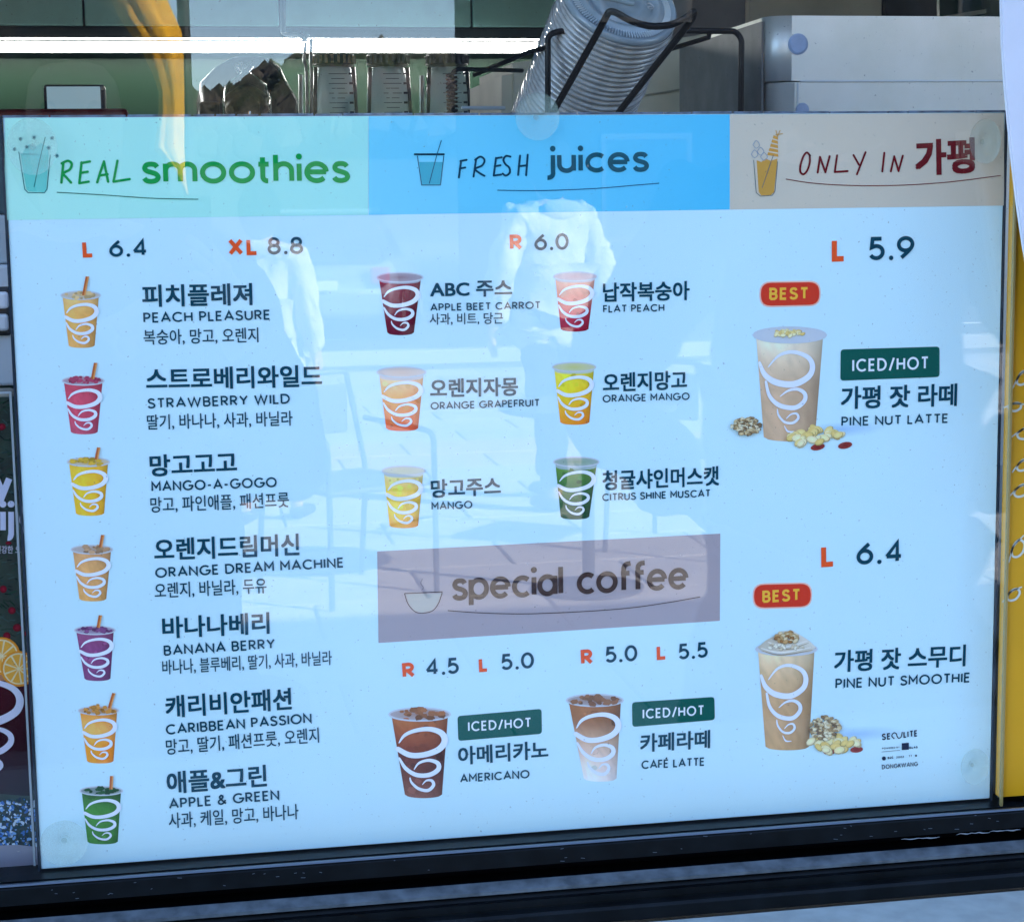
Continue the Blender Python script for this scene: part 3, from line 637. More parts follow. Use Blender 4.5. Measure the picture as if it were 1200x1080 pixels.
# ------------------------------------------------------------------ window frame, glass, ledge
def zz(py, Y, px=800): return at(px, py, Y).z
frame_m = mat('black_anodised', (0.003, 0.004, 0.005), rough=0.36, spec=0.20, noise=0.4, nscale=60, bump=0.02)
strip_m = mat('worn_aluminium', (0.085, 0.10, 0.115), rough=0.5, metal=0.2, noise=0.35, nscale=90)
X0, X1 = -0.9, 1.6
win = thing('serving_window', 'serving hatch window with clear panes in a black aluminium frame', 'window', (0.35, 0.0, BZ-0.05))
def profile(bm, yz, x0=X0, x1=X1):
    a = [bm.verts.new((x0, y, z)) for y, z in yz]; b = [bm.verts.new((x1, y, z)) for y, z in yz]; n = len(yz)
    bm.faces.new(a); bm.faces.new(b[::-1])
    for i in range(n): bm.faces.new((a[i], b[i], b[(i+1) % n], a[(i+1) % n]))
    bmesh.ops.recalc_face_normals(bm, faces=bm.faces); return bm
z_a = BZ-0.0012; z_b = zz(977, -0.034); z_c = zz(1000, -0.036); z_d = zz(1015, -0.040); z_e = zz(1026.5, -0.049); z_f = zz(1069, -0.060)
p1 = profile(bmesh.new(), [(0.012, z_a), (-0.014, z_a), (-0.0145, z_a-0.004), (-0.018, z_a-0.0045), (-0.032, z_b+0.0005), (-0.034, z_b), (-0.036, z_b-0.002), (-0.036, z_c), (-0.012, z_c), (0.012, z_c)])
obj('bottom_rail', p1, frame_m, win)
obj('rail_lip', profile(bmesh.new(), [(-0.0335, z_b+0.0006), (-0.0352, z_b+0.0006), (-0.0358, z_b-0.0004), (-0.0345, z_b-0.0004)]), mat('lip_highlight', (0.10, 0.12, 0.15), rough=0.3, metal=0.5), win)  # paler colour paints the highlight along the rail edge
obj('track_strip', profile(bmesh.new(), [(-0.040, z_d), (-0.049, z_e), (-0.049, z_e-0.002), (-0.040, z_e-0.0035)]), strip_m, win)
obj('lower_rail', profile(bmesh.new(), [(0.010, z_e-0.004), (-0.046, z_e-0.004), (-0.0475, z_e-0.006), (-0.052, z_e-0.006), (-0.052, z_e-0.011), (-0.058, z_e-0.0115), (-0.060, z_e-0.013), (-0.060, z_f-0.002), (0.010, z_f-0.002)]), frame_m, win)
obj('track_back', profile(bmesh.new(), [(0.012, z_c-0.0003), (-0.010, z_c-0.0003), (-0.012, z_d-0.005), (-0.0395, z_d-0.005), (-0.0395, z_e-0.0038), (0.012, z_e-0.0038)]), mat('track_recess_shade', (0.002, 0.002, 0.003), rough=0.9, spec=0.05), win)  # shade of the recess put into this near-black colour
glass_m = pane_mat('window_glass', 0.029, dirt=0.005)
obj('glass_pane', B(-0.60, BW+0.0014, -0.0120, -0.0070, z_a-0.003, 2.12), glass_m, win)
och = mat('ochre_edge', (0.30, 0.22, 0.08), rough=0.25, spec=0.6)
obj('glass_edge', B(BW+0.0016, BW+0.0030, -0.0130, -0.0102, z_a, 2.12), och, win)
pr = Print(-0.0362)                              # scratches on the rail
for x0, x1, y in ((1056, 1101, 983), (1121, 1160, 977), (1160, 1196, 973.5)):
    n = 9; pr.ribbon([(x0+(x1-x0)*i/n, y-(x1-x0)*.06*i/n+random.uniform(-.7, .7)) for i in range(n+1)], [.3, 1.3, .6, 1.5, .3], 1, (0.24, 0.27, 0.31))
for k in range(40):
    x = random.uniform(60, 1190); y = 977+(800-x)*.0805+random.uniform(3, 20); pr.ribbon([(x, y), (x+random.uniform(1, 5), y+random.uniform(-.6, .6))], .7, 1, (0.10, 0.12, 0.15), smooth=False)
pr.build('scratches', win, INK)

# left hand edge of a second, sliding acrylic sheet
pl = thing('sliding_sheet', 'narrow clear edge of a sliding sheet left of the menu board', 'acrylic sheet', at(25, 1015, 0.012))
a, b = at(4, 462, 0.012), at(46, 1012, 0.012)
xm = at(46, 1000, 0.012).x
obj('sheet', B(-0.45, xm, 0.0115, 0.0140, z_a, at(4, 462, 0.012).z), pane_mat('acrylic_sheet', 0.02), pl)
bm = bmesh.new(); box(bm, xm-0.0035, xm-0.0022, 0.0100, 0.0150, z_a, at(4, 462, 0.012).z+0.0005); box(bm, -0.45, xm-0.0022, 0.0108, 0.0145, at(4, 462, 0.012).z+0.0006, at(4, 462, 0.012).z+0.0016)
obj('sheet_edge', bm, mat('clear_edge', (0.40, 0.46, 0.50), rough=0.2, spec=0.7), pl)

led = mat('ledge_paint', (0.32, 0.35, 0.34), rough=0.55, noise=0.10, nscale=70, bump=0.02)
lg = tag(obj('counter_ledge', B(-1.2, 1.9, -0.36, -0.0605, z_f-0.040, z_f-0.0025, bev=0.003), led), 'pale grey outdoor counter ledge below the black window frame', 'ledge')

# ------------------------------------------------------------------ kiosk building
kb = thing('kiosk_building', 'drinks kiosk whose shaded front holds the serving window', 'kiosk', (1, 1.8, 0))
wall_m = mat('kiosk_panel', (0.45, 0.47, 0.50), rough=0.7, noise=0.06, nscale=8)
inn_m = mat('inner_wall', (0.05, 0.13, 0.075), rough=0.6, noise=0.10, nscale=9)
obj('front_wall', box(box(box(box(bmesh.new(), -7, -0.95, 0.03, 0.13, 0, 4.45), 1.65, 18, 0.03, 0.13, 0, 4.45), -0.95, 1.65, 0.03, 0.13, 0, z_f-0.05), -0.95, 1.65, 0.03, 0.13, 2.14, 4.45), wall_m, kb)
obj('roof', B(-7.1, 18.1, -0.02, 4.3, 4.45, 4.65), wall_m, kb)
obj('back_wall', B(-7, 18, 3.5, 3.6, 0, 4.45), inn_m, kb)
for a in (-7, 17.9): obj('side_wall', B(a, a+.1, 0.13, 3.5, 0, 4.45), wall_m, kb)
obj('ceiling', B(-6.9, 17.9, 0.13, 3.5, 2.9, 2.95), mat('ceiling_white', (.55, .56, .55), rough=.8), kb)
obj('floor_slab', B(-6.9, 17.9, 0.13, 3.5, 0, 0.05), mat('kiosk_floor', (0.12, 0.12, 0.12), rough=0.5), kb)
bm = bmesh.new(); box(bm, -0.95, -0.90, -0.02, 0.03, z_f, 2.14); box(bm, X1, X1+0.05, -0.02, 0.03, z_f, 2.14); box(bm, -0.95, 1.65, -0.02, 0.03, 2.12, 2.18); obj('window_surround', bm, frame_m, kb)

# ------------------------------------------------------------------ inside: counters and shelf
steel = mat('brushed_steel', (0.46, 0.52, 0.54), rough=0.42, metal=0.55, noise=0.05, nscale=20)
tag(obj('inner_counter', B(-0.9, 1.6, 0.05, 1.25, 0.05, 1.245, bev=0.004), mat('counter_top', (0.25, 0.26, 0.28), rough=0.4, noise=.1)), 'steel topped counter hidden behind the menu board', 'counter')
YS = 2.95
zsh = at(300, 133.5, YS).z-0.035
tag(obj('back_shelf', B(-1.5, 1.6, 2.35, 3.49, zsh-0.03, zsh, bev=0.003), mat('shelf_board', (0.22, 0.24, 0.24), rough=0.4)), 'shelf along the green back wall carrying blender jars', 'shelf')
Yc = 3.12
zl = at(300, 57, 3.2).z
cabg = thing('wall_cabinet', 'grey green wall cabinets above the bright light strip', 'cabinet', (0.4, 3.3, zl+0.03))
cab_m = mat('cabinet_front', (0.42, 0.78, 0.74), rough=0.35, noise=0.03)
xs = [at(x, 20, Yc).x for x in (-140, 98, 328, 553, 800)]
for a, b in zip(xs[:-1], xs[1:]): obj('door', B(a+0.0025, b-0.0025, Yc, Yc+0.02, zl+0.042, zl+0.75, bev=0.002), cab_m, cabg)
obj('carcass', B(xs[0], xs[-1], Yc+0.022, 3.49, zl+0.036, zl+0.76), mat('cabinet_body', (0.07, 0.10, 0.11), rough=0.5), cabg)
obj('bottom_rail', B(xs[0], xs[-1], Yc+0.004, Yc+0.05, zl+0.016, zl+0.0355), mat('cabinet_rail', (0.05, 0.07, 0.08), rough=0.4), cabg)
ls = thing('light_strip', 'long glowing white light strip under the wall cabinets', 'light strip', (0.4, 3.2, zl))
obj('diffuser', B(xs[0]+0.02, at(648, 60, 3.2).x+0.2, 3.190, 3.20, zl-0.009, zl+0.010, bev=0.002), mat('led_white', (0.8, 0.8, 0.8), emit=(1.0, 1.0, 0.96), estr=8.0), ls)
obj('housing', B(xs[0]+0.02, at(648, 60, 3.2).x+0.2, 3.201, 3.22, zl-0.009, zl+0.0155), mat('led_housing', (0.3, 0.3, 0.3)), ls)
spb = obj('splashback', B(-2.2, 1.45, 3.262, 3.275, zsh-.2, zl-.018), mat('green_splash', (0.022, 0.062, 0.036), rough=.45, noise=.06, nscale=10), kb)
# clear hanging rod with a hook end on the cabinet
hr = thing('hanging_rod', 'thin clear rod hanging in front of the wall cabinet doors', 'rod', at(332, 42, 2.9))
obj('rod', tube(bmesh.new(), [at(331, -60, 2.9), at(332, 38, 2.9)], 0.006), mat('clear_plastic_rod', (0.24, 0.33, 0.38), rough=0.2), hr)
obj('hook', tube(bmesh.new(), catmull([at(332, 30, 2.9), at(331, 38, 2.9), at(337, 41, 2.9), at(350, 41, 2.9), at(357, 46, 2.9), at(361, 40, 2.9)], 5), 0.004), mat('pale_plastic', (0.55, 0.65, 0.7), rough=0.3), hr)
for pts in ([(358.6, 50), (357, 62), (356.5, 72), (359, 84), (360, 136)], [(365, 46), (364, 70), (365, 90), (365, 136)]):
    tag(obj('steel_rod', tube(bmesh.new(), catmull([at(x, y, 2.8) for x, y in pts], 6), 0.0035), mat('rod_steel', (0.5, 0.55, 0.55), rough=0.3, metal=0.6)),
        'thin %s steel rod beside the first blender jar' % ('bent' if pts[0][0] < 360 else 'straight'), 'rod', 'thin rods beside the blender jars')
post_m = mat('post_steel', (0.45, 0.5, 0.5), rough=0.3, metal=0.7)
for x, y, lb in ((352.5, 88, 'short grey rod left of the first blender jar'), (494.6, 89, 'short grey rod between the second and third blender jars'), (567, 90, 'short grey rod right of the third blender jar')):
    tag(obj('steel_post', tube(bmesh.new(), [at(x, 140, YS), at(x, y, YS)], 0.0055), post_m), lb, 'rod', 'short rods between the blender jars')
# blender jars
jar_m = mat('jar_plastic', (0.72, 0.90, 0.97), rough=0.25, spec=0.4); jar_m.node_tree.nodes['Principled BSDF'].inputs['Alpha'].default_value = 0.75
lid_m = mat('jar_base_dark', (0.008, 0.009, 0.012), rough=0.35, spec=0.3, noise=.5, nscale=60); clear_m = pane_mat('jar_clear', 0.06, (0.80, 0.88, 0.90))
rib_m = mat('jar_rib', (0.05, 0.07, 0.08), rough=0.15, spec=.8)
def jar(cx, half, label, glint):
    c = at(cx, 133, YS); zb = zsh; zt = at(cx, 64, YS).z; k = 4.06/FPX
    t = thing('blender_jar', label, 'blender jar', (c.x, YS, zb), group='blender jars on the back shelf')
    r0, r1 = half*k*1.03, half*k*0.84; zl_ = at(cx, 80, YS).z
    M = Matrix.Translation((0, 0, 0))
    prof = [(0, .002), (r0*1.03, .002), (r0*1.02, .03), (r0*.98, (zl_-zb)*.6), (r1, zl_-zb-.004), (r1*.98, zl_-zb)]
    obj('jar_body', lathe(bmesh.new(), prof, 24), jar_m, t, local=True, smooth=True)
    for s in (-1, 1): obj('handle_rib', tube(bmesh.new(), [(s*r0*.98, -.02, .004), (s*r1*1.06, -.02, zl_-zb)], 0.0045, 8), rib_m, t, local=True, smooth=True)
    rl = half*k
    obj('base_cap', lathe(bmesh.new(), [(0, zl_-zb+.0005), (rl*.80, zl_-zb+.0005), (rl, zl_-zb+.006), (rl*1.0, zt-zb-.003), (rl*.96, zt-zb), (rl*.3, zt-zb), (0, zt-zb-.002)], 24), lid_m, t, local=True)
    bm = bmesh.new()
    for i in range(10):
        a = math.radians(-90+(i-4.5)*17); box(bm, rl*1.0*math.cos(a)-.003, rl*1.0*math.cos(a)+.003, rl*math.sin(a)-.0032, rl*math.sin(a), zl_-zb+.008, zt-zb-.004)
    obj('cap_ribs', bm, mat('painted_glint', glint, rough=0.2, noise=.6, nscale=90), t, local=True)  # glint painted into the rib colour
    bm = bmesh.new()
    for i in range(11):
        z = (zl_-zb)*(0.10+.078*i); w_ = r0*(.30 if i % 2 else .42); rr = r0+(r1-r0)*min(1, z/(zl_-zb))
        box(bm, .1*r0-w_, .1*r0+w_, -rr-.0035, -rr-.0025, z, z+.0012)
        if i % 2 == 0: box(bm, .62*r0, .80*r0, -rr*.80-.006, -rr*.80-.004, z-.001, z+.0035)
    obj('scale_marks', bm, mat('mark_ink', (0.03, 0.05, 0.08)), t, local=True)
    return t
jar(392.5, 24, 'first blender jar from the left with an orange glint painted on its dark cap', (0.20, 0.11, 0.05))
jar(455.5, 24, 'middle blender jar with a dark ribbed cap', (0.03, 0.03, 0.04))
jar(524.5, 24.5, 'right hand blender jar partly behind the black coil', (0.05, 0.04, 0.05))

# dark domed bag and coffee filled bag
t = thing('storage_bag', 'big smoky grey domed plastic bag on the back shelf', 'bag', (at(290, 133, 2.75).x, 2.75, zsh))
k = 3.86/FPX; h_ = at(290, 66, 2.75).z-zsh
bm = bmesh.new(); lathe(bm, [(58*k, 0), (56*k, h_*.35), (49*k, h_*.62), (36*k, h_*.84), (22*k, h_*.96), (13*k, h_*.995), (0, h_)], 28)
for v in bm.verts: v.co.x += .006*math.sin(v.co.z*60+v.co.y*40); v.co.y *= .7
obj('bag_skin', bm, mat('smoky_plastic', (0.05, 0.045, 0.06), rough=0.25, noise=.2, nscale=14, bump=.3), t, local=True, smooth=True)
t = thing('coffee_bag', 'clear knotted bag full of brown beans before the grey bag', 'bag', (at(290, 133, 2.5).x, 2.52, zsh))
k = 3.64/FPX; h_ = at(290, 76, 2.5).z-zsh
bm = bmesh.new(); bmesh.ops.create_icosphere(bm, subdivisions=4, radius=1)
for v in bm.verts:
    z = (v.co.z+1)/2; s = 1-.25*z**3; v.co.x *= 27*k*s*(1+.08*math.sin(7*v.co.z+4*v.co.y)); v.co.y *= 24*k*s; v.co.z = z*h_*.66
obj('beans', bm, mat('brown_beans', (0.035, 0.016, 0.008), color2=(0.22, 0.12, 0.05), rough=0.35, nscale=55, bump=.6), t, local=True, smooth=True)
bm = bmesh.new(); lathe(bm, [(28*k, 0), (28*k, h_*.4), (23*k, h_*.64), (11*k, h_*.80), (5*k, h_*.88), (9*k, h_*.97), (7*k, h_)], 26)
for i, v in enumerate(bm.verts): v.co += Vector((math.sin(v.co.z*300+i), math.cos(i*1.7), 0))*.0012
obj('bag_skin', bm, pane_mat('clear_bag', 0.10, (0.93, 0.95, 0.95)), t, local=True, smooth=True)
obj('twist', tube(bmesh.new(), catmull([(-.014, -.02, h_*.86), (-.02, -.03, h_*.98), (-.008, -.03, h_*1.02), (-.004, -.03, h_*.9), (.004, -.03, h_*1.0), (.012, -.02, h_*1.05)], 5), 0.0012), mat('twist_white', (0.7, 0.75, 0.78), rough=.2), t, local=True)
tag(obj('brown_pouch', B(at(234, 130, 2.45).x, at(258, 130, 2.45).x, 2.45, 2.50, zsh, at(245, 119, 2.45).z, bev=.006), mat('pouch', (0.07, 0.05, 0.015), rough=.6, noise=.4, nscale=60)), 'small dark brown pouch left of the bag of beans', 'pouch')

# small dark machine with a pale screen, red tray
t = thing('display_box', 'dark framed box with a pale blue grey screen at the left', 'machine', (at(88, 133, 2.4).x, 2.45, zsh))
xa, xb = at(51, 115, 2.4).x, at(123, 115, 2.4).x; zt = at(88, 99, 2.4).z
obj('case', B(xa, xb, 2.405, 2.47, zsh, zt, bev=.005), mat('dark_case', (0.03, 0.04, 0.045), rough=.35), t)
obj('screen', B(xa+.006, xb-.008, 2.4005, 2.4045, at(88, 128, 2.4).z, zt-.004), mat('pale_screen', (0.25, 0.32, 0.36), rough=.2, emit=(.50, .82, 1.0), estr=.05), t)  # emission added to brighten the otherwise dim screen
obj('switch', B(xb-.006, xb-.002, 2.4, 2.4045, zt-.01, zt-.004), mat('switch_grey', (.35, .42, .4)), t)
tag(obj('red_tray', B(at(-40, 131, 2.0).x, at(150, 131, 2.0).x, 2.0, 2.3, zsh-.06, at(60, 127.5, 2.0).z, bev=.006), mat('red_plastic', (0.25, 0.01, 0.02), rough=.3)), 'dark red tray edge just above the board at the left', 'tray')

# ------------------------------------------------------------------ lid stack in its wire rack
th = R(40); ax = (FW*math.cos(th)+(RT*-.44+DN*.90)*math.sin(th)).normalized()
fc = at(727, 1, 0.40); RL = 69/FPX*(fc-CAM).length*1.0
up = (-ax); sx_ = RT.cross(up).normalized(); sy_ = up.cross(sx_)
LM = Matrix((sy_, -sx_ if False else sx_, up)).transposed().to_4x4()
lidm = mat('clear_lid', (0.34, 0.42, 0.46), rough=0.12, spec=0.9, noise=0.10, nscale=40); lidm.node_tree.nodes['Principled BSDF'].inputs['Alpha'].default_value = 0.70
rimm = mat('clear_lid_rim', (0.42, 0.43, 0.43), rough=0.10, spec=1.0, noise=0.45, nscale=28); rimm.node_tree.nodes['Principled BSDF'].inputs['Alpha'].default_value = 0.92
def place(o, i): o.matrix_world = Matrix.Translation(fc+ax*(i*0.0052)) @ LM.to_3x3().to_4x4(); return o
t = thing('cup_lid', 'front clear plastic lid of the slanting stack, its round face showing', 'cup lid', group='clear lids stacked in the wire rack')
place(t, 0)
def lidface():
    pr = [(0, .0), (RL*.30, .0), (RL*.33, .0012), (RL*.50, .0012), (RL*.52, -.001), (RL*.60, -.001), (RL*.63, .0022), (RL*.70, .0022), (RL*.73, -.0005), (RL*.90, -.0005), (RL*.93, .0016), (RL*.97, .0012), (RL, -.001), (RL*1.0, -.004), (RL*.975, -.0045)]
    return lathe(bmesh.new(), pr, 72)
obj('lid_face', lidface(), lidm, t, local=True, smooth=True)
bm = bmesh.new()
for i in range(110):
    a = 2*math.pi*i/110; c, s = math.cos(a), math.sin(a); r0, r1 = RL*.77, RL*.88; q = Vector((-s, c, 0))*.00035
    v = [bm.verts.new(Vector((c*r, s*r, z))+q*e) for r, e, z in ((r0, -1, 0), (r0, 1, 0), (r1, 1, 0), (r1, -1, 0))]; u = [bm.verts.new(Vector((c*r, s*r, .0016))) for r in (r0, r1)]
    bm.faces.new((v[0], v[1], u[0])); bm.faces.new((v[1], v[2], u[1], u[0])); bm.faces.new((v[2], v[3], u[1])); bm.faces.new((v[3], v[0], u[0], u[1]))
o = obj('rim_ribs', bm, mat('rib_plastic', (.55, .62, .66), rough=.15, spec=.9), t, local=True)
bm = bmesh.new(); box(bm, -RL*.30, RL*.22, -RL*.12, RL*.10, .0008, .0042, bev=.0012); obj('sip_tab', bm, lidm, t, local=True, smooth=False)
def mk(pts, cx, cy, s): return tube(bmesh.new(), catmull([(cx+x*s, cy+y*s, .0022) for x, y in pts], 4), .0004, 5)
obj('recycling_mark', tube(bmesh.new(), [(RL*.12, -RL*.40, .0016), (-RL*.02, -RL*.62, .0016), (RL*.26, -RL*.62, .0016)], .0005, 5, closed=True), rimm, t, local=True)
obj('embossed_mark', mk([(-1, -1), (1, -.6), (-.6, .2), (1, .8), (-.4, 1)], -RL*.45, RL*.1, RL*.06), rimm, t, local=True)
obj('embossed_mark', mk([(-1, -.4), (0, -1), (1, 0), (0, 1), (-.6, .3), (.4, .1)], RL*.50, RL*.02, RL*.07), rimm, t, local=True)
me = bm2me(lathe(bmesh.new(), [(RL*.60, .0015), (RL*.88, .0010), (RL*.965, .0014), (RL*1.0, 0.0004), (RL*1.0, -.0018), (RL*.962, -.0030)], 56), 'cup_lid')
me.materials.append(rimm)
for p_ in me.polygons: p_.use_smooth = True
for i in range(1, 62):
    o = bpy.data.objects.new('cup_lid', me); col.objects.link(o); place(o, i)
    j = random.uniform(-.0006, .0006); o.location += Vector((j, j*.5, -j))
    tag(o, 'clear plastic lid nested behind the front one in the slanting stack', 'cup lid', 'clear lids stacked in the wire rack')
# wire rack
wire = mat('black_wire', (0.003, 0.003, 0.004), rough=0.4, spec=0.25); wr = 0.0025
rack = thing('wire_rack', 'black wire rack cradling the slanting stack of lids', 'wire rack', (at(755, 133, .4).x, .4, 1.245))
obj('cradle', tube(bmesh.new(), rounded([at(642, 150, .40), at(648, 132, .395), at(700.5, 38.5, .34), at(714, 13, .325), at(722, 15, .325), at(741, 26, .33), at(764, 32, .33), at(788, 29.5, .33), at(806, 20, .325), at(814, 12, .325), at(812, 22, .33), at(725, 132, .395), at(714, 150, .40)], .007, 4), wr*1.12, 10), wire, rack, smooth=True)
obj('side_frame', tube(bmesh.new(), rounded([at(642, 290, .40), at(642, 42, .40), at(655, 36.5, .40), at(704, 37.5, .39)], .012, 5), wr, 10), wire, rack, smooth=True)
obj('side_frame', tube(bmesh.new(), rounded([at(803, 36, .39), at(862, 37, .40), at(869, 46, .40), at(867, 290, .40)], .012, 5), wr, 10), wire, rack, smooth=True)
obj('brace', tube(bmesh.new(), [at(686, 39, .395), at(684, 45, .40), at(620, 61, .44), at(556, 88, .50)], wr*.85, 8), wire, rack, smooth=True)
obj('brace', tube(bmesh.new(), [at(831, 38, .395), at(831, 44, .40), at(788, 57, .43), at(765, 66, .45)], wr*.85, 8), wire, rack, smooth=True)
t = thing('coil_spring', 'black coiled wire with a bent top bar left of the lid stack', 'coil', (at(530, 133, .45).x, .45, 1.245))
c0 = at(530, 133, .45); c1 = at(530, 86, .45); rr = 5.6*1.53/FPX; pts = []
for i in range(15*12): a = i/12*2*math.pi; pts.append(Vector((c0.x+rr*math.cos(a), .45+rr*math.sin(a), 1.40+(c1.z-1.40)*i/(15*12-1))))
zb_ = 1.40
n_t = int((c1.z-zb_)/.0033); pts = [Vector((c0.x+rr*math.cos(a*.5236), .45+rr*math.sin(a*.5236), zb_+(c1.z-zb_)*a/(n_t*12))) for a in range(n_t*12+1)]
obj('coil', tube(bmesh.new(), pts, .0011, 6), wire, t, smooth=True)
obj('top_bar', tube(bmesh.new(), rounded([Vector((c0.x, .45, 1.25)), at(530, 86, .45), at(536, 81, .45), at(612, 83, .52)], .006, 4), .0019, 8), wire, t, smooth=True)
tag(obj('steel_pin', tube(bmesh.new(), [at(541, 126.7, .5), at(592, 126.7, .5)], .0016, 8), steel), 'short horizontal steel pin between coil and lid stack', 'pin')

# ------------------------------------------------------------------ steel box, grey machine, background panels
t = thing('steel_box', 'two part brushed steel box with rounded corner right of the wire rack', 'steel box', (at(1040, 133, .62).x, .70, 1.245))
Yb = .58; xl_, xr_ = at(901, 60, Yb).x, at(1300, 60, Yb).x
zt = at(1030, 19, Yb).z; zm = at(1030, 95.5, Yb).z
def rbox(x0, x1, y0, y1, z0, z1, r):
    pts = [(x0, y0), (x1, y0), (x1, y1), (x0, y1)]; rr = [(v.x, v.y) for v in rounded([(x, y, 0) for x, y in pts], r, 8, closed=True)]
    bm = bmesh.new(); a = [bm.verts.new((x, y, z0)) for x, y in rr]; b = [bm.verts.new((x, y, z1)) for x, y in rr]; n = len(rr)
    bm.faces.new(a[::-1]); bm.faces.new(b)
    for i in range(n): bm.faces.new((a[i], a[(i+1) % n], b[(i+1) % n], b[i])).smooth = (rr[i][0]-rr[(i+1) % n][0])**2+(rr[i][1]-rr[(i+1) % n][1])**2 < .0004
    bmesh.ops.recalc_face_normals(bm, faces=bm.faces); return bm
steel2 = mat('pale_steel', (0.97, 0.98, 0.88), rough=0.5, metal=0.7, noise=0.05, nscale=20)
obj('upper_case', rbox(xl_, xr_, Yb, Yb+.30, zm+.0006, zt, .022), steel2, t)
obj('lower_case', rbox(xl_+.0035, xr_, Yb+.001, Yb+.30, 1.245, zm-.0006, .022), steel2, t)
obj('painted_side', B(xl_-.0025, xl_-.0005, Yb+.014, Yb+.30, 1.25, zt-.004), mat('side_reflection_paint', (.16, .165, .16), rough=.5, noise=.15), t)  # added sheet, its dark grey stands in for a dark reflection
obj('lid_seam', B(xl_+.03, xr_, Yb-.0006, Yb+.004, zm-.0004, zm+.0012), mat('seam_pale', (.85, .9, .9), rough=.25), t)
obj('seam_post', B(at(934, 115, Yb).x, at(935.5, 115, Yb).x, Yb-.0006, Yb+.003, 1.25, zm-.001), mat('seam_light', (.7, .75, .75), rough=.3), t)
for px, py, r in ((935, 52, 12), (940, 129, 8)):
    c = at(px, py, Yb); M = Matrix.Translation((c.x, Yb-.0003, c.z)) @ Matrix.Rotation(R(90), 4, 'X')
    obj('round_pad', lathe(bmesh.new(), [(0, .002), (r*.8*1.72/FPX, .002), (r*1.72/FPX, .0008), (r*1.72/FPX, 0)], 24, M), mat('blue_pad', (.42, .52, .72), rough=.4, noise=.1, nscale=80), t, smooth=False)
def slab(name, pts, Y, dep, m, parent=None, bev=.004):
    bm = bmesh.new(); q = [at(x, y, Y) for x, y in pts]
    f = bm.faces.new([bm.verts.new(v) for v in q]); r = bmesh.ops.extrude_face_region(bm, geom=[f])
    for v in [g for g in r['geom'] if isinstance(g, bmesh.types.BMVert)]: v.co.y += dep
    bmesh.ops.recalc_face_normals(bm, faces=bm.faces)
    if bev: bmesh.ops.bevel(bm, geom=[e for e in bm.edges], offset=bev, segments=2, affect='EDGES')
    return obj(name, bm, m, parent)
t = thing('grey_machine', 'large olive grey machine behind the lid stack', 'machine', (at(780, 133, .95).x, 1.0, 1.245))
slab('housing', [(590, 420), (590, 75), (650, 66), (760, 50), (830, 39), (862, 31), (898, 21), (906, 30), (906, 420)], .95, .25, mat('olive_plastic', (0.46, 0.45, 0.36), rough=.55, noise=.12, nscale=16, bump=.05), t, .012)
slab('side_bulge', [(868, 420), (868, 60), (876, 40), (890, 33), (905, 31), (905, 420)], .90, .049, mat('grey_plastic', (0.42, 0.43, 0.40), rough=.5, noise=.1), t, .008)
slab('vent_line', [(752, 111), (830, 99), (830, 100.5), (752, 112.5)], .946, .003, mat('scratch_light', (.3, .3, .25)), t, 0)
for nm, pts, c, lb in (('panel', [(757, -90), (874, -90), (874, 300), (757, 300)], (0.24, 0.25, 0.27), 'dark slate panel behind the grey machine'),
                       ('panel', [(876, -90), (1034, -90), (1034, 300), (876, 300)], (0.62, 0.60, 0.50), 'beige grey panel above the steel box'),
                       ('panel', [(1036, -90), (1099, -90), (1099, 300), (1036, 300)], (0.06, 0.06, 0.065), 'narrow black panel right of the beige grey one')):
    o = slab('wall_panel', pts, 2.1, .03, mat('panel_'+lb[:4].strip(), c, rough=.5, noise=.1, nscale=12)); tag(o, lb, 'panel', 'panels behind the machine')
t = thing('back_opening', 'small green side window with a white bar near the top right', 'window', at(1130, 20, 2.3))
slab('green_glass', [(1101, -90), (1160, -90), (1160, 300), (1101, 300)], 2.3, .02, mat('green_dark', (0.03, 0.10, 0.085), rough=.3), t, 0)
slab('bar', [(1100, 20), (1160, 10), (1160, 15), (1100, 25)], 2.28, .01, mat('white_bar', (.65, .7, .62)), t, 0)
slab('frame', [(1161, -90), (1180, -90), (1180, 300), (1161, 300)], 2.26, .05, mat('grey_green_frame', (.18, .24, .22)), t, 0)

# ------------------------------------------------------------------ yellow panel and white curved sign at the right
YY = -.010
t = thing('yellow_panel', 'mustard yellow panel with small white looped scribbles at the right edge', 'panel', at(1220, 940, YY))
xa = at(1164, 600, YY).x-.002; zb2 = at(1180, 933, YY).z
obj('sheet', B(BW+.0019, 1.3, YY, YY+.006, zb2, at(1180, 128, YY).z), mat('mustard', (0.62, 0.30, 0.004), rough=.45, noise=.04, nscale=12), t)
pr = Print(YY-.0002)
def loop(cx, cy, s, rot):
    pts = [(-1.6, 1.0), (-1, .2), (-.2, -.7), (.6, -.9), (.9, -.3), (.4, .5), (-.4, .8), (-.9, .5), (-.7, -.2), (0, -.7), (1.2, -1.2)]
    c, n = math.cos(rot), math.sin(rot); pr = Print(YY-.0002); pr.ribbon([(cx+(x*c-y*n)*s, cy+(x*n+y*c)*s) for x, y in pts], [1.6, 3.0, 2.8, 1.6], 2, (.60, .60, .50)); pr.build('scribble', t, INK)
for a in ((1199, 443, 9, -.2), (1189, 477, 7, .5), (1201, 508, 9, .3), (1199, 545, 8, 0), (1197, 575, 9, .1), (1193, 643, 10, -.4), (1187.5, 697, 8, 0)): loop(*a)
bm = bmesh.new(); q = [at(x, y, -.036) for x, y in ((1177, -120), (1174, 0), (1175, 50), (1178, 95), (1182, 140), (1187, 190), (1193, 240), (1200, 288), (1209, 340), (1222, 400), (1240, 470), (1500, 900), (1500, -120))]
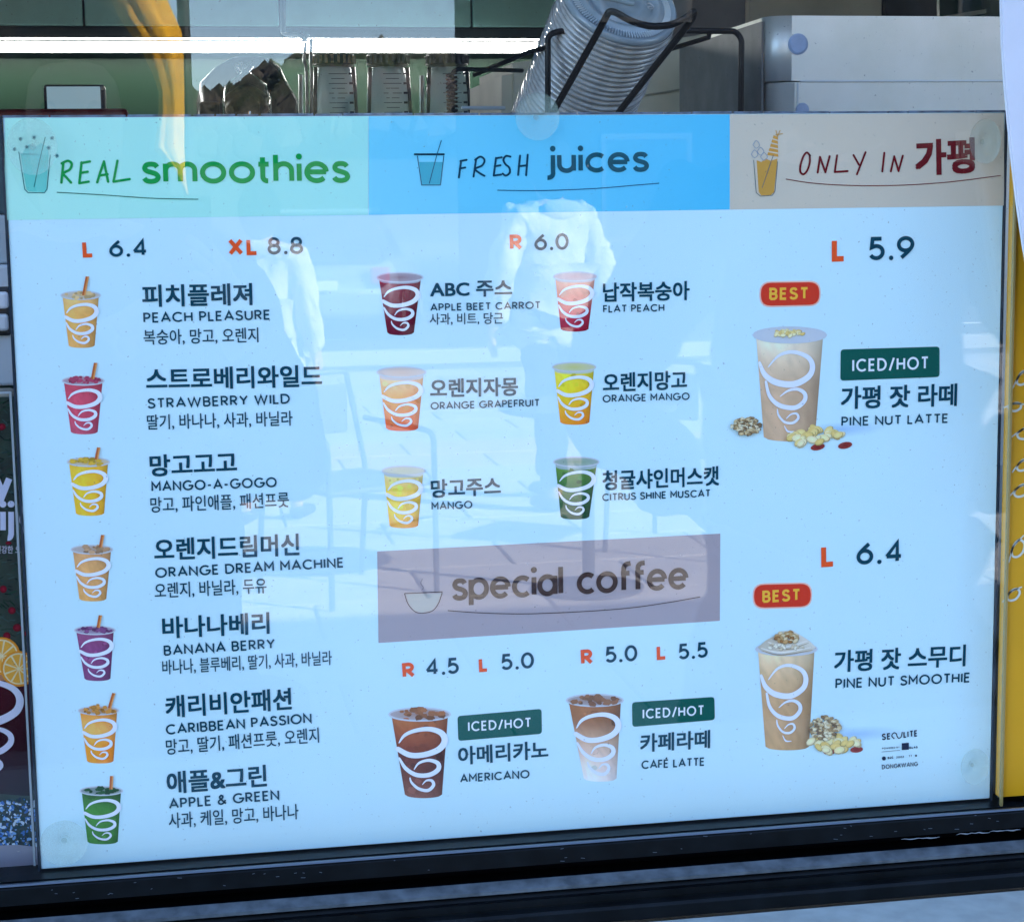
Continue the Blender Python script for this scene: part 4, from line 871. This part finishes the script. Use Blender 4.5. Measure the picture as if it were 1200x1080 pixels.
f = bm.faces.new([bm.verts.new(v) for v in q]); r = bmesh.ops.extrude_face_region(bm, geom=[f])
for v in [g for g in r['geom'] if isinstance(g, bmesh.types.BMVert)]: v.co.y += .004
bmesh.ops.recalc_face_normals(bm, faces=bm.faces); bmesh.ops.bevel(bm, geom=list(bm.edges), offset=.0008, segments=2, affect='EDGES')
tag(obj('curved_sign', bm, mat('sign_white', (0.62, 0.63, 0.70), rough=.4, noise=.03)), 'white sign with a curved left edge at the upper right corner', 'sign')

# ------------------------------------------------------------------ poster and appliance at the left
YP = .028
pos = thing('drink_poster', 'dark poster of a red drink with orange slices at the left edge', 'poster', at(0, 1016, YP))
xpr = at(52, 1000, YP).x; zp0, zp1 = at(20, 1018, YP).z, at(2, 465, YP).z
obj('sheet', B(-.30, xpr+.03, YP, YP+.002, zp0, zp1), mat('poster_dark', (0.006, 0.016, 0.012), rough=.3, color2=(0.02, 0.05, 0.035), nscale=60), pos)
rnd = random.Random(11)
pr = Print(YP-.0002)
for k in range(900):                             # fir needles
    x = rnd.uniform(-60, 50); y = rnd.uniform(470, 800) if rnd.random() < .8 else rnd.uniform(900, 985); a = rnd.uniform(-.6, .9); l_ = rnd.uniform(3, 11)
    c = rnd.choice([(.010, .035, .02), (.02, .07, .04), (.03, .06, .06), (.05, .10, .10), (.004, .012, .01)])
    pr.ribbon([(x, y), (x+l_*math.cos(a), y+l_*math.sin(a))], rnd.uniform(.6, 1.5), 1, c, smooth=False, round_=False)
for x, y in ((10, 636), (4, 690), (14, 715), (20, 735), (8, 745), (30, 742), (40, 655), (2, 500), (33, 485)): pr.k += 1; pr.disc(x, y, rnd.uniform(2, 5), rnd.uniform(2, 5), 2, (.30, .01, .03), (.12, .003, .01), n=12)
for k in range(620):                             # blue snow
    x = rnd.uniform(-60, 48); y = rnd.uniform(936, 990); r_ = rnd.uniform(.7, 3.6); pr.k += 1
    pr.disc(x, y, r_, r_*.6, 2, rnd.choice([(.06, .20, .55), (.22, .45, .80), (.62, .76, .88), (.01, .03, .06), (.01, .05, .05)]), n=7, rot=rnd.uniform(0, 3))
pr.poly([(-60, 992), (20, 989), (60, 993), (60, 1017), (-60, 1019)], 3, (.34, .33, .40)); pr.build('printed_foliage', pos, INK)
pr = Print(YP-.0002); pr.poly([(-60, 795), (38, 798), (39, 925), (34, 932), (-60, 925)], 3, [(.10, .003, .01), (.05, .002, .008), (.015, .002, .008), (.012, .004, .01), (.03, .004, .01)])
pr.poly([(-60, 775), (38, 782), (38, 800), (-60, 798)], 3, (.55, .22, .10))
for cx_, cy_, rx_ in ((2, 768, 22), (22, 783, 21)):
    pr.k += 1; pr.disc(cx_, cy_, rx_, rx_, 4, (.85, .30, .02)); pr.k += 1; pr.disc(cx_, cy_, rx_*.88, rx_*.88, 4, (.90, .72, .40)); pr.k += 1
    for s in range(9):
        a0 = s*.698+.06; a1 = a0+.57; pr.k += 1; pr.poly([(cx_+rx_*.08*math.cos((a0+a1)/2), cy_+rx_*.08*math.sin((a0+a1)/2))]+[(cx_+rx_*.80*math.cos(a0+(a1-a0)*i/4), cy_+rx_*.80*math.sin(a0+(a1-a0)*i/4)) for i in range(5)], 4, (.90, .42, .05))
pr.build('printed_red_drink', pos, INK)
pr = Print(YP-.0002)
swirl(pr, ((-82, 772), (40, 772), (36, 932), (-60, 932)), 6, (.72, .72, .85), True); pr.build('swirl_logo', pos, INK)
pr = Print(YP-.0002); latin(pr, 'y', (-8, 582), (14.5, 582), 33, weight=.22, layer=6, color=(.66, .68, .85)); pr.build('lettering', pos, INK)
pr = Print(YP-.0002); latin(pr, 'ij', (1.5, 624), (15, 624), 37, weight=.17, layer=6, color=(.66, .68, .85), track=.10); latin(pr, 'c', (23, 624), (50, 624), 42, weight=.19, layer=6, color=(.66, .68, .85)); pr.build('lettering', pos, INK)
pr = Print(YP-.0002); hangul(pr, '건강한 오', (-5, 648), (24.5, 648), 9, bold=.01, layer=6, color=(.6, .62, .75)); pr.build('lettering', pos, INK)

t = thing('grey_appliance', 'grey appliance with buttons seen at the left edge above the poster', 'appliance', at(0, 460, .2))
def lb(name, x0, x1, y0, y1, Y, dep, c, bev=.002, **k): return obj(name, B(at(x0, y0, Y).x, at(x1, y0, Y).x, Y, Y+dep, at(5, y1, Y).z, at(5, y0, Y).z, bev=bev), mat(name+'_m', c, **k), t)
lb('housing', -220, 44, 310, 452, .20, .2, (.42, .45, .48), rough=.45, noise=.05)
lb('button', -40, 9, 342, 362, .193, .006, (.60, .62, .66), rough=.3); lb('button', -40, 9, 368, 388, .193, .006, (.55, .57, .60), rough=.3); lb('button_recess', -60, 12, 336, 393, .197, .0025, (.012, .013, .016))
lb('rail', -220, 44, 252, 309, .21, .15, (.30, .34, .36), rough=.35)
lb('glass_side', -220, 44, 150, 251, .24, .1, (.03, .06, .07), rough=.1)
t2 = tag(obj('tan_wallet', B(at(-40, 460, .1).x, at(16, 460, .1).x, .1, .13, at(5, 512, .1).z, at(5, 459, .1).z, bev=.004), mat('tan_leather', (.34, .30, .22), rough=.7, noise=.15, nscale=40)), 'grey tan stitched pouch standing behind the top of the poster', 'pouch')

# ------------------------------------------------------------------ clear suction pads on the glass
sucm = bpy.data.materials.new('clear_rubber'); sucm.use_nodes = True
pn = sucm.node_tree.nodes['Principled BSDF']; pn.inputs['Base Color'].default_value = (.62, .78, .66, 1); pn.inputs['Roughness'].default_value = .3; pn.inputs['Alpha'].default_value = .40
nzs = sucm.node_tree.nodes.new('ShaderNodeTexNoise'); nzs.inputs['Scale'].default_value = 130; mrs = sucm.node_tree.nodes.new('ShaderNodeMapRange')
mrs.inputs[1].default_value = .35; mrs.inputs[2].default_value = .7; mrs.inputs[3].default_value = .12; mrs.inputs[4].default_value = .42
sucm.node_tree.links.new(nzs.outputs['Fac'], mrs.inputs[0]); sucm.node_tree.links.new(mrs.outputs[0], pn.inputs['Alpha'])
def pad(px, py, r, label, sy=1.0):
    c = at(px, py, -.004); k = r*1.14/FPX
    t = thing('suction_pad', label, 'suction pad', (c.x, -.0045, c.z), group='clear suction pads holding the board to the glass')
    M = Matrix.Rotation(R(90), 4, 'X') @ Matrix.Diagonal((1, sy, 1, 1))
    obj('cup', lathe(bmesh.new(), [(k, .0020), (k*.985, .0009), (k*.7, .0004), (k*.34, -.0005), (k*.28, -.0022), (0, -.0024)], 40, M), sucm, t, local=True, smooth=True)
    obj('nub', lathe(bmesh.new(), [(k*.12, -.0026), (k*.12, -.0032), (0, -.0032)], 20, M), sucm, t, local=True, smooth=True)
pad(38, 172, 26, 'clear suction pad in the top left corner of the board', 1.15)
pad(629, 137, 25, 'clear suction pad at the middle of the top edge', 1.05)
pad(1153, 166, 19, 'clear suction pad in the top right corner beside the red lettering', 1.35)
pad(75, 986, 26, 'clear suction pad in the bottom left corner by the green smoothie')
pad(1141, 897, 18, 'clear suction pad in the bottom right corner of the board', 1.25)

# ================================================================== the square in front of the window, seen mirrored in the glass
pav_m = mat('paving', (0.46, 0.43, 0.40), rough=0.8, noise=0.10, nscale=3, bump=.05)
pav2_m = mat('paving_pink', (0.52, 0.38, 0.36), rough=0.8, noise=0.08, nscale=3)
grd = tag(obj('ground', B(-150, 150, -400, 30, -.3, -.012), mat('joint_sand', (0.12, 0.115, 0.11), rough=.9, noise=.1, nscale=2)), 'paved square outside the kiosk', None, None, 'structure')
bm_s = {}
def slab_me(w_, d_, m_):
    me = bm2me(B(-w_/2, w_/2, -d_/2, d_/2, -.05, 0, bev=.006, seg=1), 'paving_slab'); me.materials.append(m_); return me
SW, SD = .90, .60
mA, mB_, mC = slab_me(SW-.012, SD-.012, pav_m), slab_me(SW-.012, SD-.012, pav2_m), slab_me(SW-.012, SD-.012, mat('paving_grey', (0.40, 0.38, 0.36), rough=.8, noise=.1, nscale=3))
rnd = random.Random(5)
for j in range(22):
    for i in range(13):
        x = -2.6+(i+(.5 if j % 2 else 0))*SW; y = -3.2-j*SD
        me = mB_ if j in (11, 12) else (mC if rnd.random() < .3 else mA)
        o = bpy.data.objects.new('paving_slab', me); col.objects.link(o); o.parent = grd; o.location = (x, y, rnd.uniform(-.002, .002)); o.rotation_euler = (0, 0, rnd.uniform(-.002, .002))
bmr = B(-60, 60, -60, -17.2, -.05, -.004)
tag(obj('road', bmr, mat('asphalt', (0.055, 0.055, 0.058), rough=.85, noise=.12, nscale=6)), 'grey road beyond the paving', None, None, 'structure')
kb_ = tag(obj('kerb', B(-60, 60, -17.2, -16.9, -.05, .12, bev=.01), mat('kerb_stone', (.38, .37, .35), rough=.8)), 'stone kerb between paving and road', None, None, 'structure')
for x in range(-20, 30, 4):
    tag(obj('road_marking', B(x, x+2, -20.6, -20.45, -.004, .001), mat('road_paint', (.75, .75, .72), rough=.6)), 'white road marking dash', None, None, 'structure')
# wooded ridge beyond, right part raised to cover the bright mirrored sky
fm = mat('woodland_green', (0.035, 0.05, 0.02), color2=(0.10, 0.08, 0.075), rough=.9, nscale=.12)
rnd = random.Random(3); bm = bmesh.new()
for k in range(3600):
    x = rnd.uniform(-12, 48); d = rnd.uniform(106, 130); hh = 1.2+(d-85)*.165+3.4*min(1, max(0, (x-4)/7))*(d-85)/45+.5*math.sin(x*.09)+.4*math.sin(x*.23+1); r_ = rnd.uniform(.35, 1.15)
    n0 = len(bm.verts); M = Matrix.Translation((x, -d, hh)) @ Matrix.Diagonal((r_, r_, r_*rnd.uniform(.9, 1.5), 1))
    bmesh.ops.create_icosphere(bm, subdivisions=1, radius=1, matrix=M)
for v in bm.verts: v.co += Vector((rnd.uniform(-.2, .2), rnd.uniform(-.2, .2), rnd.uniform(-.2, .2)))
tag(obj('far_woodland', bm, fm), 'wooded hillside beyond the road, seen mirrored in the glass', None, None, 'stuff')
tag(obj('hillside', profile(bmesh.new(), [(-82, -.2), (-95, 2.5), (-135, 8.6), (-200, 10), (-260, -.2)], -80, 160), mat('hill_ground', (.05, .05, .03), rough=.95)), 'low hill under the trees', None, None, 'structure')

def house(name, label, x0, x1, y, dep, h, c):
    t = thing(name, label, 'building', ((x0+x1)/2, y-dep/2, 0)); wm = mat(name+'_clad', c, rough=.85, spec=.08, noise=.1, nscale=.6)
    obj('wall', B(x0, x1, y-dep, y, 0, h), wm, t); obj('roof', B(x0-.2, x1+.2, y-dep-.2, y+.2, h, h+.35), mat(name+'_roof', (.03, .03, .035), rough=.8), t)
    n = max(2, int((x1-x0)/2.6)); pm = mat(name+'_pane', (.02, .025, .03), rough=.12)
    for fl in range(int(h/3)):
        for i in range(n):
            cx = x0+(i+.5)*(x1-x0)/n; f = obj('window', B(cx-.65, cx+.65, y-.02, y+.04, 1+fl*3, 2.5+fl*3, bev=.01), mat('frame_dark', (.05, .05, .05)), t); obj('pane', B(cx-.57, cx+.57, y+.035, y+.05, 1.08+fl*3, 2.42+fl*3), pm, f)
    return t
pR = mir(650, 200, 24); house('right_sky_blocker', 'added dark building blocking the sky at the right of the mirror view', pR.x, pR.x+26, pR.y, 9, 15, (.010, .011, .014))  # added near-black block that hides the sky from the glass
pL = mir(196, 200, 21); house('left_sky_blocker', 'added dark building blocking the sky at the left of the mirror view', pL.x-16, pL.x, pL.y, 9, 15, (.012, .012, .011))  # second added block, keeps the left of the mirror view dark

# ------------------------------------------------------------------ people
skin_m = mat('skin', (.52, .33, .25), rough=.55, noise=.04, nscale=20)
from mathutils import noise as mnoise
def skinned(name, verts, edges, radii, m, parent, root=0, sub=2, folds=0.0):
    me = bpy.data.meshes.new(name); me.from_pydata(verts, edges, []); o = bpy.data.objects.new(name, me); col.objects.link(o)
    md = o.modifiers.new('s', 'SKIN'); md.use_smooth_shade = True
    for i, r_ in enumerate(radii):
        s = me.skin_vertices[0].data[i]; s.radius = r_ if isinstance(r_, tuple) else (r_, r_); s.use_root = (i == root)
    o.modifiers.new('u', 'SUBSURF').levels = sub
    ev = o.evaluated_get(bpy.context.evaluated_depsgraph_get()); me2 = bpy.data.meshes.new_from_object(ev)
    bpy.data.objects.remove(o)
    if folds:
        off = Vector((parent.location.x*3, 7, 1)); ns = [v.normal.copy() for v in me2.vertices]
        for v, n_ in zip(me2.vertices, ns):
            q = v.co; f = mnoise.noise(Vector((q.x*9, q.y*9, q.z*4.5+2.2*mnoise.noise(q*5+off)))+off)+.6*mnoise.noise(Vector((q.x*20, q.y*20, q.z*9))+off)
            v.co = q+n_*folds*(abs(f)*1.6-.35)
    return link(name, me2, m, parent, local=True, smooth=True)
def person(label, loc, rz, h, coat, trousers, hair, arms, long_coat=False, hood=False, stride=.10, elbow=0.0):
    """arms: 'down' or 'pockets'"""
    t = thing('person', label, 'person', loc, rz); k = h/1.75
    V, E, Rr = [], [], []
    def a(p, r_, par=None):
        V.append(tuple(c*k for c in p)); Rr.append(r_ if not isinstance(r_, tuple) else tuple(q*k for q in r_)); Rr[-1] = Rr[-1]*k if not isinstance(Rr[-1], tuple) else Rr[-1]
        if par is not None: E.append((par, len(V)-1))
        return len(V)-1
    pelvis = a((0, 0, .95), (.15, .11)); waist = a((0, 0, 1.10), (.125, .10), pelvis); chest = a((0, 0, 1.30), (.15, .11), waist); sh = a((0, 0, 1.43), (.10, .08), chest)
    neck = a((0, -.005, 1.50), .052, sh); jaw = a((0, -.02, 1.58), (.062, .068), neck); hd = a((0, -.005, 1.66), (.076, .092), jaw); tp = a((0, .005, 1.735), (.05, .06), hd); a((0, -.105, 1.615), .012, jaw)
    J = {}
    for s in (-1, 1):
        s1 = a((s*.17, 0, 1.42), .058, sh)
        if arms == 'down': el, wr_ = (s*(.235+elbow), .02, 1.14), (s*(.25+elbow*.7), -.05, .90)
        elif arms == 'hold': el, wr_ = (s*.27, -.10, 1.14), (s*.075-.125, -.33, 1.36)
        else: el, wr_ = (s*(.33+elbow), .06, 1.17), (s*.20, -.10, 1.00)
        e = a(el, .043, s1); w1 = a(wr_, .028, e); dv = (Vector(wr_)-Vector(el)).normalized(); pa = Vector(wr_)+dv*.06; q = a(tuple(pa), (.036, .020), w1)
        fz = Vector((0, -1, 0)); sd_ = dv.cross(Vector((s, 0, 0))).normalized()
        for i in range(4):
            b = pa+dv*.035+sd_*(i-1.5)*.019; l_ = (.062, .075, .07, .055)[i]; f1 = a(tuple(b), .0095, q); f2 = a(tuple(b+dv*l_*.55+Vector((-s*.008, 0, 0))), .0085, f1); a(tuple(b+dv*l_+Vector((-s*.024, 0, 0))), .0072, f2)
        tb = Vector(wr_)+dv*.03+sd_*-.030; g1 = a(tuple(tb), .012, w1); a(tuple(tb+dv*.045+sd_*-.012), .010, g1)
        J[s] = (el, wr_)
        hp = a((s*.09, 0, .88), (.088, .09), pelvis); kn = a((s*.10, -s*stride*.6, .50), .056, hp); an = a((s*.105, -s*stride, .10), .038, kn); ft = a((s*.11, -s*stride-.02, .045), (.036, .03), an); a((s*.12, -s*stride-.17, .035), (.036, .022), ft)
        J[('l', s)] = [tuple(c*k for c in V_) for V_ in ((s*.09, 0, .90), (s*.10, -s*stride*.6, .50), (s*.105, -s*stride, .10))]
    skinned('body', V, E, Rr, skin_m, t)
    # trousers, coat, shoes
    P = [(0, 0, .96*k)]; Ed = []; Q = [(.165*k, .125*k)]
    for s in (-1, 1):
        l = J[('l', s)]; i = len(P); P += [l[0], l[1], l[2]]; Q += [(.108*k, .105*k), .078*k, .066*k]; Ed += [(0, i), (i, i+1), (i+1, i+2)]
    skinned('trousers', P, Ed, Q, trousers, t, sub=3, folds=.018)
    P = [(0, 0, 1.02*k), (0, 0, 1.14*k), (0, 0, 1.31*k), (0, 0, 1.44*k), (0, 0, 1.475*k)]; Q = [(.195*k, .15*k), (.165*k, .135*k), (.195*k, .15*k), (.13*k, .11*k), (.075*k, .075*k)]; Ed = [(0, 1), (1, 2), (2, 3), (3, 4)]
    if long_coat: P += [(0, 0, .80*k), (0, 0, .55*k)]; Q += [(.24*k, .18*k), (.27*k, .20*k)]; Ed += [(0, 5), (5, 6)]
    else: P += [(0, 0, .88*k), (0, .01, .76*k)]; Q += [(.215*k, .17*k), (.26*k, .20*k)]; Ed += [(0, 5), (5, 6)]
    for s in (-1, 1):
        el, wr_ = J[s]; i = len(P); P += [(s*.18*k, 0, 1.41*k), tuple(c*k for c in el), tuple(c*k for c in wr_)]; Q += [.085*k, .070*k, .052*k]; Ed += [(3, i), (i, i+1), (i+1, i+2)]
    skinned('coat', P, Ed, Q, coat, t, sub=3, folds=.024)
    if hood: skinned('hood', [(0, .075*k, 1.40*k), (0, .105*k, 1.455*k), (0, .09*k, 1.50*k)], [(0, 1), (1, 2)], [(.10*k, .05*k), (.115*k, .045*k), (.09*k, .03*k)], coat, t)
    for s in (-1, 1):
        skinned('shoe', [(s*.105*k, (-s*stride+.03)*k, .05*k), (s*.11*k, (-s*stride-.08)*k, .045*k), (s*.12*k, (-s*stride-.19)*k, .035*k)], [(0, 1), (1, 2)], [(.048*k, .05*k), (.046*k, .042*k), (.044*k, .028*k)], mat('shoe_dark', (.02, .02, .025), rough=.5), t)
    bm = bmesh.new(); bmesh.ops.create_icosphere(bm, subdivisions=3, radius=1)
    for v in bm.verts:
        v.co = Vector((v.co.x*(.094+(.02 if v.co.z < 0 else 0)), v.co.y*.108+.030, v.co.z*(.118 if v.co.z > 0 else .20)+1.685)); 
        if v.co.y < -.03 and v.co.z < 1.71: v.co.y = -.03+(v.co.y+.03)*.15
        v.co *= k
    obj('hair', bm, hair, t, local=True, smooth=True)
    for s in (-1, 1):
        bm = bmesh.new(); bmesh.ops.create_uvsphere(bm, u_segments=10, v_segments=6, radius=.011*k, matrix=Matrix.Translation((s*.030*k, -.088*k, 1.645*k))); obj('eye', bm, mat('eye_dark', (.02, .015, .01), rough=.2), t, local=True)
    bm = tube(bmesh.new(), [(-.022*k, -.080*k, 1.565*k), (0, -.088*k, 1.563*k), (.022*k, -.080*k, 1.565*k)], .0045*k, 6); obj('mouth', bm, mat('lip', (.4, .15, .13)), t, local=True)
    return t
white_c = mat('white_fabric', (.50, .47, .46), rough=.9, noise=.10, nscale=7, bump=1.0); cream_c = mat('cream_fabric', (.50, .46, .43), rough=.9, noise=.10, nscale=8, bump=1.0)
for m_ in (white_c, cream_c):
    for nd in m_.node_tree.nodes:
        if nd.type == 'BUMP': nd.inputs['Distance'].default_value = .06
dark_t = mat('dark_trousers', (.02, .025, .04), rough=.9, spec=.08); dark_c = mat('black_coat', (.008, .009, .012), rough=.85, spec=.08, noise=.2, nscale=9); hair_m = mat('black_hair', (.012, .010, .010), rough=.6, spec=.15)
def foot(px, py):                                 # standing place from the mirrored foot point
    p = mirz(px, py, 0); p.z = 0; return p
# mirrored view swaps facing only; people look away from the kiosk unless said
person('person in a white padded hooded coat and dark trousers standing in the sun', foot(648, 592), R(-20), 1.80, white_c, dark_t, hair_m, 'down', hood=True, stride=.20, elbow=.06)
person('person in a cream hooded top and dark trousers left of the white coat', foot(318, 612), R(25), 1.60, cream_c, dark_t, hair_m, 'down', hood=True, stride=.10, elbow=.02)
pp = mir(985, 300, 1.50); pp.z = 0
person('person in a long black coat with hands in the pockets near the window', pp, R(12), 1.84, dark_c, dark_t, hair_m, 'pockets', long_coat=True, stride=.06, elbow=.02)

pq = Vector((CAM.x-.13, CAM.y-.43, 0))
person('person in a dark jacket holding up a phone in both hands before the window', pq, R(180), 1.74, dark_c, dark_t, hair_m, 'hold', stride=.05)
ph = thing('phone', 'black phone held upright by the person in the dark jacket', 'phone', (CAM.x, CAM.y-.012, CAM.z-.06))
obj('case', B(CAM.x-.038, CAM.x+.038, CAM.y-.014, CAM.y-.006, CAM.z-.135, CAM.z+.02, bev=.003), mat('phone_black', (.012, .012, .014), rough=.3), ph)
obj('camera_bump', B(CAM.x-.02, CAM.x+.03, CAM.y-.006, CAM.y-.004, CAM.z-.02, CAM.z+.012, bev=.0008), mat('phone_glass', (.006, .006, .008), rough=.1), ph)
# ------------------------------------------------------------------ yellow folded parasol
D = 4.0; pb = mir(216, 230, D); t = thing('folded_parasol', 'folded yellow parasol hanging point down on a dark pole', 'parasol', (pb.x, pb.y, 0))
prof = [(-420, 60, 214), (-260, 80, 214), (-130, 100, 212), (-60, 118, 204), (0, 130, 196), (20, 139, 205), (38, 150, 213), (60, 166, 215), (85, 178, 215.5), (108, 186, 216), (130, 186, 216), (150, 182, 216), (172, 177, 216), (184, 189, 216.5), (196, 200, 217), (210, 209, 218), (224, 217, 220), (232, 220.5, 222)]
bm = bmesh.new(); rings = []; N = 44
for y, xl, xr in prof:
    a_, b_ = mir(xl, y, D+.02), mir(xr, y, D+.02); c = (a_+b_)/2; hw = abs((b_-a_).x)/2; ring = []
    for i in range(N):
        a = 2*math.pi*i/N; pl_ = 1-(.21*(.5+.5*math.cos(a*6+y*.016+1.1*math.sin(y*.03)))+.08*math.sin(a*13+y*.05))*(1 if hw > .02 else .3)
        ring.append(bm.verts.new((c.x+hw*math.cos(a)*pl_*(1 if abs(math.cos(a)) < .9 else 1/pl_), c.y+hw*.62*math.sin(a)*pl_, c.z)))
    rings.append(ring)
for A, Bq in zip(rings[:-1], rings[1:]):
    for i in range(N): bm.faces.new((A[i], A[(i+1) % N], Bq[(i+1) % N], Bq[i]))
bm.faces.new(rings[0]); bm.faces.new(rings[-1][::-1]); bmesh.ops.recalc_face_normals(bm, faces=bm.faces)
obj('canopy', bm, mat('yellow_cloth', (.97, .44, .008), rough=.85, noise=.22, nscale=11, bump=1.0), t, smooth=True)
px_ = mir(219, 100, D).x
obj('pole', tube(bmesh.new(), [(px_, pb.y-.35, 0), (px_, pb.y-.35, 3.3), (px_, pb.y, 3.3)], .018, 10), mat('dark_pole', (.02, .02, .02), rough=.5), t)
obj('base', lathe(bmesh.new(), [(0, .001), (.3, .001), (.3, .06), (.05, .09), (0, .09)], 28, Matrix.Translation((px_, pb.y-.35, 0))), mat('base_concrete', (.10, .10, .10), rough=.9), t)

# ------------------------------------------------------------------ metal chairs and table
met = mat('chair_metal', (.06, .065, .07), rough=.4, metal=.3); seat_m = mat('chair_seat', (.08, .08, .085), rough=.6)
def chair(label, loc, rz):
    t = thing('metal_chair', label, 'chair', loc, rz, 'metal chairs on the square')
    for s in (-1, 1):
        obj('leg', tube(bmesh.new(), rounded([(s*.25, -.24, 0), (s*.25, -.24, .64), (s*.25, .22, .66)], .05), .012, 8), met, t, local=True); obj('leg', tube(bmesh.new(), rounded([(s*.25, .27, 0), (s*.25, .22, .45), (s*.22, .30, .84)], .05), .012, 8), met, t, local=True)
    obj('backrest', tube(bmesh.new(), rounded([(-.22, .30, .84), (-.20, .30, .85), (.20, .30, .85), (.22, .30, .84)], .02), .012, 8), met, t, local=True)
    obj('seat', B(-.24, .24, -.24, .24, .43, .455, bev=.01), seat_m, t, local=True)
    obj('back_panel', B(-.20, .20, .272, .282, .60, .80, bev=.008), seat_m, t, local=True)
    return t
chair('dark metal armchair nearest the cream hooded person', foot(410, 694), R(150)); chair('dark metal armchair to the right of the round table', foot(800, 640), R(40))
p_ = foot(690, 690); t = thing('round_table', 'round metal cafe table between the chairs', 'table', p_)
obj('tabletop', lathe(bmesh.new(), [(0, .715), (.34, .715), (.35, .72), (.35, .735), (.34, .74), (0, .74)], 36), met, t, local=True); obj('pedestal', tube(bmesh.new(), [(0, 0, .03), (0, 0, .715)], .025, 10), met, t, local=True); obj('foot_plate', lathe(bmesh.new(), [(0, .001), (.22, .001), (.22, .012), (.03, .03), (0, .03)], 28), met, t, local=True)

# ------------------------------------------------------------------ parked car, seen from behind
pc = foot(372, 402); t = thing('parked_car', 'silver hatchback parked beyond the paving with its red tail lamps toward the kiosk', 'car', pc, R(12))
paint = mat('silver_paint', (.30, .32, .36), rough=.25, metal=.4, coat=.6); gls = mat('car_glass', (.015, .02, .025), rough=.06, spec=.8)
secs = [(0.0, .30, .74, .86, .66), (.08, .26, .86, .90, .74), (.5, .22, .96, .92, .80), (1.6, .20, .95, .93, .82), (3.0, .20, .93, .92, .80), (3.9, .24, .84, .88, .74), (4.2, .34, .70, .76, .62)]
bm = bmesh.new(); prev = None
for y, z0, z1, hw, hu in secs:
    pts = [(-hw*.92, z0), (-hw, z0+.18), (-hw*.99, z1-.16), (-hu, z1), (hu, z1), (hw*.99, z1-.16), (hw, z0+.18), (hw*.92, z0)]; ring = [bm.verts.new((x, -y, z)) for x, z in pts]
    if prev:
        for i in range(8): bm.faces.new((prev[i], prev[(i+1) % 8], ring[(i+1) % 8], ring[i]))
    else: bm.faces.new(ring)
    prev = ring
bm.faces.new(prev[::-1]); bmesh.ops.recalc_face_normals(bm, faces=bm.faces); bmesh.ops.bevel(bm, geom=list(bm.edges), offset=.03, segments=2, affect='EDGES')
obj('body', bm, paint, t, local=True, smooth=True)
bm = bmesh.new(); prev = None
for y, z1, hb, ht in ((.12, .92, .76, .74), (.42, 1.42, .80, .60), (1.2, 1.50, .82, .62), (2.1, 1.46, .82, .60), (2.9, .95, .80, .74)):
    ring = [bm.verts.new((x, -y, z)) for x, z in ((-hb, .90), (-ht, z1), (ht, z1), (hb, .90))]
    if prev:
        for i in range(4): bm.faces.new((prev[i], prev[(i+1) % 4], ring[(i+1) % 4], ring[i]))
    else: bm.faces.new(ring)
    prev = ring
bm.faces.new(prev[::-1]); bmesh.ops.recalc_face_normals(bm, faces=bm.faces); bmesh.ops.bevel(bm, geom=list(bm.edges), offset=.03, segments=2, affect='EDGES')
obj('cabin', bm, gls, t, local=True, smooth=True)
obj('roof', B(-.60, .60, -2.05, -.45, 1.455, 1.525, bev=.03), paint, t, local=True)
obj('bumper', B(-.88, .88, -.02, .08, .30, .55, bev=.04), paint, t, local=True)
obj('number_plate', B(-.26, .26, .081, .09, .60, .71, bev=.004), mat('plate_white', (.7, .7, .68)), t, local=True)
for s in (-1, 1):
    obj('tail_lamp', B(s*.74-.11, s*.74+.11, .0, .06, .66, .86, bev=.03), mat('lamp_red', (.45, .01, .02), rough=.1, coat=.5), t, local=True)
    for y in (-.75, -3.35):
        M = Matrix.Translation((s*.83, y, .33)) @ Matrix.Rotation(R(90), 4, 'Y'); wh = obj('wheel', lathe(bmesh.new(), [(0, -.10), (.24, -.10), (.31, -.10), (.33, -.07), (.33, .07), (.31, .10), (.24, .10), (0, .10)], 28, M), mat('tyre', (.02, .02, .02), rough=.8), t, local=True)
        o = obj('rim', lathe(bmesh.new(), [(0, .104*s), (.10, .104*s), (.21, .112*s), (.22, .102*s)], 20, M), mat('rim_metal', (.5, .5, .5), rough=.3, metal=.8), wh, local=True)
